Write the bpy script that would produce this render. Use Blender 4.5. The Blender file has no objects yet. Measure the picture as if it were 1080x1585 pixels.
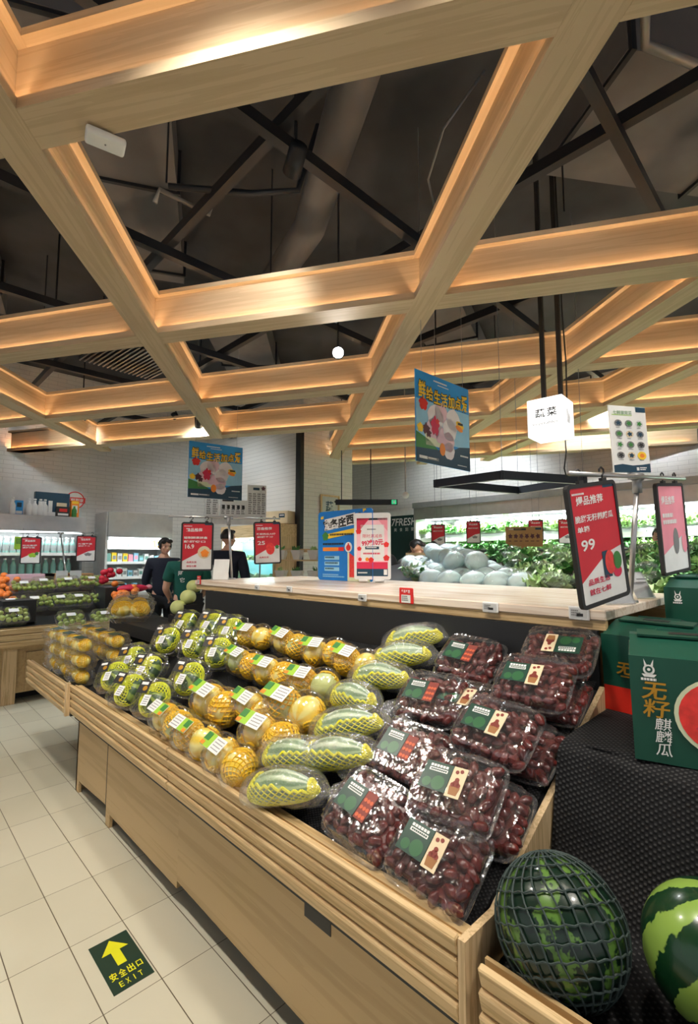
import bpy, bmesh, math, random
from mathutils import Vector, Matrix, Euler
from math import sin, cos, pi, radians as R, atan2, sqrt
random.seed(7)
SC = bpy.context.scene
COL = SC.collection

# ------------------------------------------------------------------ camera, world, exposure
def look_basis():
    pitch = math.atan(67.5/745.0); yaw = R(44.574)
    fw = Vector((sin(yaw), cos(yaw), 0)); rt = Vector((cos(yaw), -sin(yaw), 0)); zz = Vector((0, 0, 1))
    return rt, zz*cos(pitch)-fw*sin(pitch), fw*cos(pitch)+zz*sin(pitch)
RT, UP, FWD = look_basis()
cam_data = bpy.data.cameras.new('camera'); cam = bpy.data.objects.new('camera', cam_data); COL.objects.link(cam)
cam_data.sensor_fit = 'HORIZONTAL'; cam_data.sensor_width = 36.0; cam_data.lens = 745.0/1080*36
cam_data.clip_start = 0.05; cam_data.clip_end = 100
mw = Matrix((RT, UP, -FWD)).transposed().to_4x4(); mw.translation = (0, 0, 1.5); cam.matrix_world = mw
SC.camera = cam
EXPOSURE = 0.55
SC.view_settings.view_transform = 'Standard'; SC.view_settings.look = 'None'
SC.view_settings.exposure = EXPOSURE; SC.view_settings.gamma = 1.0; SC.view_settings.use_curve_mapping = False
try:
    SC.cycles.use_denoising = True; SC.cycles.transparent_max_bounces = 32; SC.cycles.max_bounces = 8
    SC.cycles.sample_clamp_indirect = 6.0; SC.cycles.caustics_reflective = False; SC.cycles.caustics_refractive = False
except Exception: pass
world = bpy.data.worlds.new('store_ambient'); SC.world = world; world.use_nodes = True
bg = world.node_tree.nodes['Background']; bg.inputs[0].default_value = (0.96, 0.97, 1.0, 1); bg.inputs[1].default_value = 0.42
# lamp strengths (watts)
SPOT_W = 118; SPOT_COL = (1.0, 0.93, 0.82); COOL = (0.90, 0.97, 1.0); LED = 22.0; LED_COL = (1.0, 0.73, 0.47)
CASE_W = 85

# ------------------------------------------------------------------ mesh helper
class MB:
    def __init__(s): s.bm = bmesh.new()
    def box(s, c, size, rot=None, bev=0, seg=1):
        r = bmesh.ops.create_cube(s.bm, size=1.0); vs = r['verts']
        bmesh.ops.scale(s.bm, vec=size, verts=vs)
        if bev:
            es = list({e for v in vs for e in v.link_edges})
            g = bmesh.ops.bevel(s.bm, geom=es, offset=bev, segments=seg, affect='EDGES', profile=0.5)
            vs = list({v for f in g['faces'] for v in f.verts} | {v for v in vs if v.is_valid})
        m = (rot if isinstance(rot, Matrix) else Euler(rot).to_matrix() if rot else Matrix.Identity(3)).to_4x4(); m.translation = c
        bmesh.ops.transform(s.bm, matrix=m, verts=vs); return s
    def bx(s, x0, x1, y0, y1, z0, z1, bev=0):
        return s.box(((x0+x1)/2, (y0+y1)/2, (z0+z1)/2), (abs(x1-x0), abs(y1-y0), abs(z1-z0)), None, bev)
    def cyl(s, p0, p1, r0, r1=None, n=12, cap=True):
        p0, p1 = Vector(p0), Vector(p1); d = p1-p0
        if d.length < 1e-6: return s
        m = d.to_track_quat('Z', 'Y').to_matrix().to_4x4(); m.translation = (p0+p1)/2
        bmesh.ops.create_cone(s.bm, cap_ends=cap, segments=n, radius1=r0, radius2=r0 if r1 is None else r1, depth=d.length, matrix=m); return s
    def tube(s, pts, r, n=6, closed=False):
        pts = [Vector(p) for p in pts]; rings = []; N = len(pts); ref = None
        for i, p in enumerate(pts):
            a = pts[(i-1) % N] if (closed or i > 0) else p; b = pts[(i+1) % N] if (closed or i < N-1) else p
            t = (b-a).normalized()
            if ref is None or abs(ref.dot(t)) > .98:
                ref = Vector((0, 0, 1)) if abs(t.z) < .9 else Vector((1, 0, 0))
            u = (ref-t*ref.dot(t)).normalized(); w = t.cross(u); ref = u
            rr = r[i] if isinstance(r, (list, tuple)) else r
            rings.append([p+u*cos(2*pi*k/n)*rr+w*sin(2*pi*k/n)*rr for k in range(n)])
        return s.loft(rings, closed, not closed)
    def loft(s, rings, closed=False, cap=True):
        vr = [[s.bm.verts.new(p) for p in r] for r in rings]; n = len(vr[0]); N = len(vr)
        for i in range(N if closed else N-1):
            a, b = vr[i], vr[(i+1) % N]
            for k in range(n):
                try: s.bm.faces.new((a[k], a[(k+1) % n], b[(k+1) % n], b[k]))
                except ValueError: pass
        if cap and not closed:
            s.bm.faces.new(list(reversed(vr[0]))); s.bm.faces.new(vr[-1])
        return s
    def ball(s, c, r, u=14, v=9, rot=None, ico=0):
        r = (r, r, r) if not isinstance(r, (tuple, list)) else r
        m = (Euler(rot).to_matrix().to_4x4() if rot else Matrix.Identity(4)) @ Matrix.Diagonal((r[0], r[1], r[2], 1)); m = Matrix.Translation(c) @ m
        if ico: g = bmesh.ops.create_icosphere(s.bm, subdivisions=ico, radius=1, matrix=m)
        else: g = bmesh.ops.create_uvsphere(s.bm, u_segments=u, v_segments=v, radius=1, matrix=m)
        s.last = g['verts']; return s
    def face(s, pts):
        s.bm.faces.new([s.bm.verts.new(p) for p in pts]); return s
    def prism(s, pts, d):          # planar polygon pts (3d) extruded by vector d
        d = Vector(d); a = [Vector(p) for p in pts]
        s.loft([a, [p+d for p in a]]); return s
    def mesh(s, name, mat, smooth=False):
        bmesh.ops.recalc_face_normals(s.bm, faces=s.bm.faces)
        me = bpy.data.meshes.new(name); s.bm.to_mesh(me); s.bm.free()
        me.materials.append(mat)
        if smooth:
            for p in me.polygons: p.use_smooth = True
        return me
    def build(s, name, mat, parent=None, smooth=False, loc=None, rot=None):
        return link(name, s.mesh(name, mat, smooth), parent, loc, rot)
def link(name, me, parent=None, loc=None, rot=None):
    o = bpy.data.objects.new(name, me); COL.objects.link(o)
    if parent: o.parent = parent
    if loc is not None: o.location = loc
    if rot is not None: o.rotation_euler = rot
    return o
def tag(o, label, cat, group=None, kind=None):
    o['label'] = label; o['category'] = cat
    if group: o['group'] = group
    if kind: o['kind'] = kind
    return o
def thing(name, label, cat, loc=(0, 0, 0), rot=(0, 0, 0), group=None):
    o = bpy.data.objects.new(name, None); COL.objects.link(o); o.empty_display_size = .1
    o.location = loc
    o.rotation_euler = rot if isinstance(rot, (tuple, list, Euler)) else (0, 0, rot)
    return tag(o, label, cat, group)
def struct(o): o['kind'] = 'structure'; return o
def copy_tree(o, loc=None, rot=None, label=None, group=None, parent=None):
    c = o.copy(); COL.objects.link(c)
    if parent is not None: c.parent = parent
    if loc is not None: c.location = loc
    if rot is not None: c.rotation_euler = rot if isinstance(rot, (tuple, list, Euler)) else (0, 0, rot)
    if label: c['label'] = label
    if group: c['group'] = group
    for ch in list(o.children):
        d = copy_tree(ch, parent=c); d.matrix_parent_inverse = ch.matrix_parent_inverse.copy()
    return c

# ------------------------------------------------------------------ materials
def srgb(r, g, b):
    f = lambda v: (v/255/12.92) if v/255 <= .04045 else ((v/255+.055)/1.055)**2.4
    return (f(r), f(g), f(b), 1)
class NT:
    def __init__(s, name):
        s.m = bpy.data.materials.new(name); s.m.use_nodes = True; s.t = s.m.node_tree; s.n = s.t.nodes; s.p = s.n['Principled BSDF']; s.out = s.n['Material Output']
    def add(s, typ, ins=None, **kw):
        n = s.n.new(typ)
        for k, v in kw.items(): setattr(n, k, v)
        for k, v in (ins or {}).items():
            if hasattr(v, 'is_output') or isinstance(v, bpy.types.NodeSocket): s.t.links.new(v, n.inputs[k])
            else: n.inputs[k].default_value = v
        return n
    def lk(s, a, b): s.t.links.new(a, b)
    def co(s, scale=(1, 1, 1), kind='Object', rot=(0, 0, 0)):
        tc = s.add('ShaderNodeTexCoord'); return s.add('ShaderNodeMapping', {'Vector': tc.outputs[kind], 'Scale': scale, 'Rotation': rot}).outputs[0]
    def ramp(s, fac, stops, interp='LINEAR'):
        r = s.add('ShaderNodeValToRGB', {'Fac': fac}); e = r.color_ramp; e.interpolation = interp
        while len(e.elements) < len(stops): e.elements.new(.5)
        for el, (p, c) in zip(e.elements, stops): el.position = p; el.color = c
        return r.outputs[0]
    def bump(s, h, strength=.3, dist=.01):
        b = s.add('ShaderNodeBump', {'Height': h, 'Strength': strength, 'Distance': dist}); s.lk(b.outputs[0], s.p.inputs['Normal'])
def flat(name, c, rough=.5, metal=0, noise=.06, scale=9, spec=.5, coat=0):
    t = NT(name); v = t.co()
    nz = t.add('ShaderNodeTexNoise', {'Vector': v, 'Scale': scale, 'Detail': 3.0})
    a = tuple(max(0, x*(1-noise)) for x in c[:3])+(1,); b = tuple(min(1, x*(1+noise)) for x in c[:3])+(1,)
    t.lk(t.ramp(nz.outputs[0], [(.3, a), (.7, b)]), t.p.inputs['Base Color'])
    t.p.inputs['Roughness'].default_value = rough; t.p.inputs['Metallic'].default_value = metal
    t.p.inputs['Specular IOR Level'].default_value = spec; t.p.inputs['Coat Weight'].default_value = coat
    return t.m
def emit(name, c, k):
    t = NT(name); t.p.inputs['Base Color'].default_value = c; t.p.inputs['Emission Color'].default_value = c; t.p.inputs['Emission Strength'].default_value = k
    return t.m
def wood(name, c1, c2, axis, rough=.5, sc=1.0):
    t = NT(name); s = [22*sc]*3; s['xyz'.index(axis)] = 1.3*sc
    v = t.co(tuple(s)); nz = t.add('ShaderNodeTexNoise', {'Vector': v, 'Scale': 1.6, 'Detail': 5.0, 'Roughness': .6, 'Distortion': .6})
    s2 = [70*sc]*3; s2['xyz'.index(axis)] = 2*sc
    n2 = t.add('ShaderNodeTexNoise', {'Vector': t.co(tuple(s2)), 'Scale': 1.5, 'Detail': 2.0})
    mx = t.add('ShaderNodeMath', {0: nz.outputs[0], 1: n2.outputs[0]}, operation='ADD')
    t.lk(t.ramp(mx.outputs[0], [(.75, c1), (1.0, tuple((a+b)/2 for a, b in zip(c1, c2))), (1.25, c2)]), t.p.inputs['Base Color'])
    t.p.inputs['Roughness'].default_value = rough; t.bump(n2.outputs[0], .08, .002)
    return t.m
def plastic(name, tint=(.97, .98, 1, 1), base=.07, crinkle=30, milky=0.0, strength=.5, edge=.46):
    t = NT(name); n = t.n; t.n.remove(t.p)
    nz = t.add('ShaderNodeTexNoise', {'Vector': t.co(), 'Scale': crinkle, 'Detail': 2.0})
    b = t.add('ShaderNodeBump', {'Height': nz.outputs[0], 'Strength': strength, 'Distance': .01})
    tr = t.add('ShaderNodeBsdfTransparent', {'Color': tint}); gl = t.add('ShaderNodeBsdfGlossy', {'Color': (1, 1, 1, 1), 'Roughness': .12, 'Normal': b.outputs[0]})
    df = t.add('ShaderNodeBsdfDiffuse', {'Color': (.85, .87, .88, 1), 'Normal': b.outputs[0]})
    fr = t.add('ShaderNodeLayerWeight', {'Blend': .35, 'Normal': b.outputs[0]})
    fm = t.add('ShaderNodeMath', {0: fr.outputs['Facing'], 1: edge}, operation='MULTIPLY'); fa = t.add('ShaderNodeMath', {0: fm.outputs[0], 1: base}, operation='ADD', use_clamp=True)
    m0 = t.add('ShaderNodeMixShader', {0: milky, 1: tr.outputs[0], 2: df.outputs[0]})
    m1 = t.add('ShaderNodeMixShader', {0: fa.outputs[0], 1: m0.outputs[0], 2: gl.outputs[0]})
    t.lk(m1.outputs[0], t.out.inputs[0]); return t.m
K = {}
K['oak_y'] = wood('light_oak_lengthwise', srgb(186, 154, 106), srgb(216, 186, 138), 'y')
K['oak_x'] = wood('light_oak_crosswise', srgb(196, 164, 116), srgb(226, 198, 152), 'x')
K['oak_z'] = wood('light_oak_upright', srgb(190, 160, 116), srgb(220, 192, 150), 'z')
K['panel'] = wood('oak_veneer_panel', srgb(176, 148, 104), srgb(188, 160, 116), 'y', .45, .4)
K['beam'] = wood('ceiling_beam_veneer', srgb(192, 168, 134), srgb(206, 183, 150), 'x', .75, .4)
K['ledge'] = wood('sheen_pale_ledge_veneer', srgb(218, 194, 170), srgb(240, 224, 206), 'y', .25, .7)  # ledge wood lightened: the white cooler's sheen is put into the colour
K['black'] = flat('matte_black', (.012, .013, .015, 1), .55)
K['darkmetal'] = flat('dark_painted_steel', (.016, .020, .027, 1), .45, .3)
K['duct'] = flat('grey_painted_duct', (.11, .115, .125, 1), .6, .1, .25, 2)
K['slab'] = flat('black_painted_slab', (.035, .039, .047, 1), .8, 0, .4, 1.5)
K['steel'] = flat('brushed_steel', (.5, .5, .5, 1), .3, .9)
K['greymetal'] = flat('grey_steel_trim', (.30, .31, .32, 1), .4, .6)
K['white'] = flat('white_plastic', (.80, .80, .79, 1), .4)
K['whitewall'] = flat('white_panel', (.72, .73, .72, 1), .5)
K['paper'] = flat('white_paper', (.82, .82, .80, 1), .6)
K['cream'] = flat('cream_card', srgb(226, 206, 170), .6)
K['card'] = flat('brown_cardboard', srgb(190, 140, 90), .75)
K['red'] = flat('sign_red', srgb(205, 34, 48), .4)
K['tagred'] = flat('tag_red', srgb(226, 44, 40), .4)
K['pink'] = flat('print_pink', srgb(240, 150, 165), .5)
K['rose'] = flat('print_rose', srgb(214, 40, 78), .5)
K['blue'] = flat('print_sky_blue', srgb(40, 150, 220), .45, noise=.12, scale=3)
K['cobalt'] = flat('print_cobalt', srgb(12, 120, 205), .45)
K['paleblue'] = flat('print_pale_blue', srgb(150, 205, 232), .5)
K['navyprint'] = flat('print_navy', srgb(22, 62, 84), .5)
K['yellow'] = flat('print_yellow', srgb(250, 205, 50), .5)
K['orange'] = flat('print_orange', srgb(245, 140, 40), .5)
K['gold'] = flat('print_gold', srgb(190, 140, 40), .4, .3)
K['green'] = flat('print_green', srgb(60, 130, 60), .5)
K['lime'] = flat('print_lime', srgb(160, 205, 60), .5)
K['ink'] = flat('print_ink', (.02, .02, .02, 1), .5)
K['greyink'] = flat('print_grey', (.22, .22, .22, 1), .5)
K['boxgreen'] = flat('carton_green', srgb(14, 74, 58), .42, noise=.08)
K['labelgreen'] = flat('label_dark_green', srgb(28, 66, 52), .35)
K['datepic'] = flat('print_date_brown', srgb(132, 46, 32), .45); K['datelight'] = flat('print_date_orange', srgb(206, 92, 50), .45); K['basket'] = flat('print_basket', srgb(156, 104, 54), .45)
K['labelglow'] = flat('label_mid_green', srgb(44, 98, 58), .35)
K['floorgreen'] = flat('floor_sticker_green', srgb(22, 52, 38), .5)
K['stickeryellow'] = flat('sticker_yellow', srgb(224, 222, 28), .5)
K['clear'] = plastic('clear_clamshell_plastic', base=.05, milky=.02, strength=.5)
K['bag'] = plastic('clear_bag_film', base=.05, crinkle=55, milky=.07, strength=1.0)
K['frosty'] = plastic('misted_bag_film', base=.03, crinkle=40, milky=.22, strength=.9, edge=.15)
K['acrylic'] = plastic('clear_acrylic', base=.12, crinkle=5, milky=.12, strength=.05)
K['glass'] = plastic('glass_sheet', base=.04, crinkle=2, strength=.02)
K['led'] = emit('warm_led', LED_COL+(1,), LED)
K['lampface'] = emit('lamp_lens', (1, .96, .9, 1), 30)
K['lightbox'] = emit('lit_white_acrylic', (1, .99, .97, 1), .95)
K['tubelight'] = emit('cool_tube_light', COOL+(1,), 5)
K['bottle'] = flat('teal_milk_bottle', srgb(110, 150, 140), .3)
K['skin'] = flat('skin', srgb(214, 166, 140), .5)
K['hair'] = flat('black_hair', (.012, .010, .010, 1), .45)
K['navycloth'] = flat('navy_cloth', srgb(24, 28, 44), .85)
K['blackcloth'] = flat('black_cloth', srgb(20, 21, 26), .85)
K['greencloth'] = flat('green_cloth', srgb(14, 86, 74), .85)
K['greycloth'] = flat('grey_cloth', srgb(92, 90, 90), .85)
K['maroon'] = flat('maroon_cloth', srgb(66, 44, 50), .85)
K['lip'] = flat('lips', srgb(176, 84, 80), .5)
K['yellowfoam'] = flat('yellow_foam_net', srgb(255, 204, 0), .6)
K['limefoam'] = flat('lime_foam_net', srgb(236, 240, 36), .6)
K['brightfoam'] = flat('bright_yellow_foam', srgb(250, 240, 16), .6)
K['darknet'] = flat('dark_green_net_cord', srgb(54, 68, 66), .7)

def mesh_mat(name, cell, hi):        # woven rubber mesh: a staggered grid of small openings
    t = NT(name); sp = t.add('ShaderNodeSeparateXYZ', {0: t.co()})
    sl = t.add('ShaderNodeMath', {0: sp.outputs[0], 1: sp.outputs[2]}, operation='ADD')
    def wave(o):
        a = t.add('ShaderNodeMath', {0: o, 1: pi/cell}, operation='MULTIPLY'); return t.add('ShaderNodeMath', {0: a.outputs[0]}, operation='SINE').outputs[0]
    w = t.add('ShaderNodeMath', {0: wave(sp.outputs[1]), 1: wave(sl.outputs[0])}, operation='MULTIPLY')
    wide = t.add('ShaderNodeTexNoise', {'Vector': t.co(), 'Scale': 9.0, 'Detail': 2.0})
    f = t.add('ShaderNodeMath', {0: w.outputs[0], 1: wide.outputs[0]}, operation='MULTIPLY')
    t.lk(t.ramp(f.outputs[0], [(.16, (.006, .006, .007, 1)), (.34, (hi, hi, hi, 1))]), t.p.inputs['Base Color'])
    t.p.inputs['Roughness'].default_value = .8; t.p.inputs['Specular IOR Level'].default_value = .25
    t.bump(w.outputs[0], .5, .002)
    return t.m
K['mesh'] = mesh_mat('black_rubber_mesh', .0075, .03)
K['meshcoarse'] = mesh_mat('black_rubber_mesh_open', .0095, .048)

def floor_mat():
    t = NT('beige_floor_tiles'); v = t.co()
    sp = t.add('ShaderNodeSeparateXYZ', {0: v})
    def gr(o, off, per, half):
        a = t.add('ShaderNodeMath', {0: o, 1: off}, operation='SUBTRACT'); b = t.add('ShaderNodeMath', {0: a.outputs[0], 1: per}, operation='DIVIDE')
        c = t.add('ShaderNodeMath', {0: b.outputs[0]}, operation='FRACT'); d = t.add('ShaderNodeMath', {0: c.outputs[0], 1: .5}, operation='SUBTRACT')
        e = t.add('ShaderNodeMath', {0: d.outputs[0]}, operation='ABSOLUTE'); g = t.add('ShaderNodeMath', {0: e.outputs[0], 1: .5-half/per}, operation='GREATER_THAN')
        fl = t.add('ShaderNodeMath', {0: b.outputs[0]}, operation='FLOOR'); return g.outputs[0], fl.outputs[0]
    gx, ix = gr(sp.outputs[0], .829, .195, .0017); gy, iy = gr(sp.outputs[1], 1.79, .3835, .0014)
    # some seams are wider than others
    g = t.add('ShaderNodeMath', {0: gx, 1: gy}, operation='MAXIMUM')
    cb = t.add('ShaderNodeCombineXYZ', {0: ix, 1: iy}); wn = t.add('ShaderNodeTexWhiteNoise', {0: cb.outputs[0]}, noise_dimensions='2D')
    nz = t.add('ShaderNodeTexNoise', {'Vector': v, 'Scale': 3.0, 'Detail': 4.0})
    mm = t.add('ShaderNodeMath', {0: wn.outputs[0], 1: nz.outputs[0]}, operation='ADD')
    tile = t.ramp(mm.outputs[0], [(.2, srgb(196, 191, 168)), (1.6, srgb(208, 203, 182))])
    mix = t.add('ShaderNodeMix', {'Factor': g.outputs[0]}, data_type='RGBA'); t.lk(tile, mix.inputs[6]); mix.inputs[7].default_value = srgb(96, 84, 66)
    t.lk(mix.outputs[2], t.p.inputs['Base Color']); t.p.inputs['Roughness'].default_value = .32
    inv = t.add('ShaderNodeMath', {0: 1.0, 1: g.outputs[0]}, operation='SUBTRACT'); t.bump(inv.outputs[0], .3, .002)
    return t.m
def brick_mat(name, ax, c=(.78, .77, .74, 1)):
    t = NT(name); sx = t.add('ShaderNodeSeparateXYZ', {0: t.co()}); v = t.add('ShaderNodeCombineXYZ', {0: sx.outputs[ax], 1: sx.outputs[2]}).outputs[0]
    br = t.add('ShaderNodeTexBrick', {'Vector': v, 'Color1': c, 'Color2': tuple(x*.94 for x in c[:3])+(1,), 'Mortar': tuple(x*.72 for x in c[:3])+(1,), 'Scale': 1.0, 'Mortar Size': .004, 'Brick Width': .30, 'Row Height': .075, 'Mortar Smooth': .3})
    t.lk(br.outputs[0], t.p.inputs['Base Color']); t.p.inputs['Roughness'].default_value = .35
    nz = t.add('ShaderNodeTexNoise', {'Vector': v, 'Scale': 12.0, 'Detail': 3.0})
    ad = t.add('ShaderNodeMath', {0: br.outputs['Fac'], 1: -1.0}, operation='MULTIPLY'); a2 = t.add('ShaderNodeMath', {0: ad.outputs[0], 1: nz.outputs[0]}, operation='ADD')
    t.bump(a2.outputs[0], .35, .01); return t.m
K['floor'] = floor_mat()
K['brick_y'] = brick_mat('white_brick_tile', 0); K['brick_x'] = brick_mat('white_brick_tile_side', 1)

def melon_mat(name, base, band, n=10, sharp=(.42, .56), dist=2.0, rough=.3, fine=18, ax=(1, 0)):
    t = NT(name); v = t.co(); sp = t.add('ShaderNodeSeparateXYZ', {0: v})
    nz = t.add('ShaderNodeTexNoise', {'Vector': v, 'Scale': fine, 'Detail': 4.0, 'Roughness': .65})
    an = t.add('ShaderNodeMath', {0: sp.outputs[ax[0]], 1: sp.outputs[ax[1]]}, operation='ARCTAN2')
    nn = t.add('ShaderNodeMath', {0: nz.outputs[0], 1: dist}, operation='MULTIPLY')
    am = t.add('ShaderNodeMath', {0: an.outputs[0], 1: float(n)}, operation='MULTIPLY'); su = t.add('ShaderNodeMath', {0: am.outputs[0], 1: nn.outputs[0]}, operation='ADD')
    si = t.add('ShaderNodeMath', {0: su.outputs[0]}, operation='SINE'); h = t.add('ShaderNodeMath', {0: si.outputs[0], 1: .5, 2: .5}, operation='MULTIPLY_ADD')
    t.lk(t.ramp(h.outputs[0], [(sharp[0], base), (sharp[1], band)]), t.p.inputs['Base Color']); t.p.inputs['Roughness'].default_value = rough; t.p.inputs['Coat Weight'].default_value = .25
    return t.m
K['watermelon'] = melon_mat('striped_watermelon_rind', srgb(16, 54, 28), srgb(136, 168, 74), 8, (.54, .62), 5.0, fine=11, rough=.25)
K['darkmelon'] = melon_mat('dark_watermelon_rind', srgb(12, 40, 26), srgb(90, 128, 54), 7, (.76, .90), 14.0, fine=13, rough=.3)
K['yellowmelon'] = melon_mat('yellow_melon_rind', srgb(255, 216, 70), srgb(255, 238, 140), 6, (.2, .8), 3, rough=.35)
K['greenmelon'] = melon_mat('green_melon_rind', srgb(60, 92, 50), srgb(160, 182, 76), 6, (.55, .8), 5, rough=.35)
K['palemelon'] = melon_mat('pale_horn_melon_rind', srgb(122, 152, 104), srgb(184, 204, 156), 9, (.3, .8), 4, fine=14, rough=.35, ax=(2, 0))
K['palegreen'] = flat('pale_green_melon_rind', srgb(206, 214, 140), .45)
K['cabbage'] = flat('pale_cabbage_leaf', srgb(220, 244, 234), .5, noise=.10, scale=14)
K['leaf'] = flat('dark_leaf', srgb(96, 156, 84), .5, noise=.4, scale=16)
K['leafpale'] = flat('pale_leaf', srgb(184, 216, 150), .5, noise=.3, scale=14)
K['jujube'] = flat('dried_red_date_skin', srgb(98, 38, 33), .3, noise=.45, scale=40, coat=.4)
K['apple'] = flat('red_apple_skin', srgb(206, 36, 60), .3, noise=.2, scale=30)
K['orangefruit'] = flat('orange_peel', srgb(240, 130, 50), .45, noise=.12, scale=40)
K['greenfruit'] = flat('green_plum_skin', srgb(176, 194, 92), .35, noise=.15, scale=30)

# ------------------------------------------------------------------ lettering and sheets
_txt = {}
def glyphs(body, bold=0.0):
    k = (body, bold)
    if k not in _txt:
        cu = bpy.data.curves.new('t', 'FONT'); cu.body = body; cu.size = 1; cu.align_x = 'CENTER'; cu.offset = bold; cu.resolution_u = 3
        o = bpy.data.objects.new('t', cu); COL.objects.link(o)
        dg = bpy.context.evaluated_depsgraph_get(); dg.update()
        me = bpy.data.meshes.new_from_object(o.evaluated_get(dg), depsgraph=dg)
        vs = [tuple(v.co[:2]) for v in me.vertices]; fs = [tuple(p.vertices) for p in me.polygons]
        bpy.data.objects.remove(o); bpy.data.curves.remove(cu); bpy.data.meshes.remove(me)
        if vs:
            xs = [v[0] for v in vs]; ys = [v[1] for v in vs]; _txt[k] = (vs, fs, min(xs), max(xs), min(ys), max(ys))
        else: _txt[k] = (vs, fs, 0, 1, 0, 1)
    return _txt[k]
class Sheet:
    """print on a flat panel: u to the right, v up, the printed side faces local -Y at y = front"""
    def __init__(s, root, front=0.0): s.root = root; s.y = front; s.d = {}
    def mb(s, kind, mat): return s.d.setdefault((kind, mat), MB())
    def P(s, u, v, layer): return Vector((u, s.y-.0007*layer, v))
    def rect(s, mat, u0, u1, v0, v1, layer=1, kind='printed_area'): return s.poly(mat, [(u0, v0), (u1, v0), (u1, v1), (u0, v1)], layer, kind)
    def poly(s, mat, pts, layer=1, kind='printed_area'):
        s.mb(kind, mat).face([s.P(u, v, layer) for u, v in pts]); return s
    def disc(s, mat, u, v, r, layer=2, kind='printed_picture', ry=None, n=32, rot=0, wob=0, seed=0):
        rnd = random.Random(seed); ry = ry or r; pts = []
        for k in range(n):
            a = 2*pi*k/n; w = 1+wob*sin(5*a+seed)+wob*.6*sin(9*a+2*seed); x, y = r*w*cos(a), ry*w*sin(a)
            pts.append((u+x*cos(rot)-y*sin(rot), v+x*sin(rot)+y*cos(rot)))
        return s.poly(mat, pts, layer, kind)
    def text(s, mat, body, u, v, w, h, layer=3, bold=.006, rot=0, kind='lettering', skew=0):
        vs, fs, x0, x1, y0, y1 = glyphs(body, bold); m = s.mb(kind, mat)
        sx = w/max(x1-x0, 1e-5); sy = h/max(y1-y0, 1e-5); out = []
        for (x, y) in vs:
            a = (x-(x0+x1)/2)*sx; b = (y-(y0+y1)/2)*sy; a += skew*b
            out.append(m.bm.verts.new(s.P(u+a*cos(rot)-b*sin(rot), v+a*sin(rot)+b*cos(rot), layer)))
        for f in fs:
            try: m.bm.faces.new([out[i] for i in f])
            except ValueError: pass
        return s
    def lines(s, mat, u0, u1, v0, v1, n, layer=3, seed=1, kind='small_print'):   # rows of unreadable small print
        rnd = random.Random(seed); dv = (v1-v0)/n
        for i in range(n):
            u = u0; e = u1-(u1-u0)*rnd.random()*.35
            while u < e:
                w = dv*rnd.uniform(.35, .7); s.rect(mat, u, min(u+w, e), v1-dv*i-dv*.62, v1-dv*i, layer, kind); u += w*1.25
        return s
    def done(s):
        for (kind, mat), m in s.d.items(): m.build(kind, K[mat], s.root)

# ================================================================== THE SETTING
struct(MB().bx(-6, 13, -6, 13, -.1, 0).build('floor', K['floor']))
struct(MB().bx(-6, 13, -6, 13, 4.9, 5.0).build('ceiling', K['slab']))
struct(MB().bx(-6, 9.7, 10.0, 10.2, 0, 4.9).build('wall_left', K['brick_y']))
struct(MB().bx(9.5, 9.7, -6, 10.0, 0, 4.9).build('wall_right', K['brick_x']))
# free-standing brick column in front of the left wall
struct(MB().bx(5.27, 6.49, 6.5, 10.0, 0, 4.9).build('wall_column', K['brick_y']))
struct(MB().bx(5.19, 5.27, 6.47, 6.6, 0, 3.9).build('trim_1', K['black']))

# lattice of ceiling beams: i-shaped section, warm led strip lying on the lower flange
ZB = 3.30; HW = .095; WEB = .05; LIPH = .05; TOP = .36
_tn = [1]
def skew(mb, a, b, ca, cb, w, z0, z1):        # prism from a to b, ends skewed by cot ca / cb
    d = (b-a).normalized(); n = Vector((d.y, -d.x)); P = []
    for s in (-w, w): P.append((a+n*s-d*s*ca, b+n*s-d*s*cb))
    c = [P[0][0], P[1][0], P[1][1], P[0][1]]
    mb.prism([(p.x, p.y, z0) for p in c], (0, 0, z1-z0))
def beam(a, b, wa=None, wb=None, ca=0, cb=0):
    """a, b ends of the flanges; wa, wb ends of the web"""
    a, b = Vector(a), Vector(b); wa = Vector(wa) if wa else a; wb = Vector(wb) if wb else b
    ang = atan2(b.y-a.y, b.x-a.x); c = (a+b)/2
    def loc(p): q = p-c; return Vector((q.x*cos(-ang)-q.y*sin(-ang), q.x*sin(-ang)+q.y*cos(-ang)))
    A, B, WA, WB = loc(a), loc(b), loc(wa), loc(wb); m = MB()
    skew(m, A, B, ca, cb, HW, 0, .018); skew(m, WA, WB, ca, cb, WEB, .018, TOP-.035); skew(m, A, B, ca, cb, HW, TOP-.035, TOP)
    d = (B-A).normalized(); n = Vector((d.y, -d.x))             # raised lips along both edges of the lower flange
    for s in (-1, 1):
        P = [(A+n*q-d*q*ca, B+n*q-d*q*cb) for q in (s*HW, s*(HW-.012))]
        m.prism([(p.x, p.y, .018) for p in (P[0][0], P[0][1], P[1][1], P[1][0])], (0, 0, LIPH-.018))
    _tn[0] += 1
    o = struct(m.build('trim_%d' % _tn[0], K['beam'], loc=(c.x, c.y, ZB), rot=(0, 0, ang)))
    L = MB()
    for s in (-1, 1): L.bx(A.x+.12, B.x-.12, s*.067-.006, s*.067+.006, .018, .026)
    L.build('led_strip', K['led'], o)
def ln(ang, off):      # line: direction angle from +Y towards +X, offset along its normal
    a = R(ang); d = Vector((sin(a), cos(a))); n = Vector((cos(a), -sin(a))); return n*off, d
def cross(l1, l2):
    (p, d), (q, e) = l1, l2; k = d.x*e.y-d.y*e.x; r = q-p; return p+d*((r.x*e.y-r.y*e.x)/k)
def thru(p, ang): a = R(ang); return Vector(p), Vector((sin(a), cos(a)))
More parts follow.
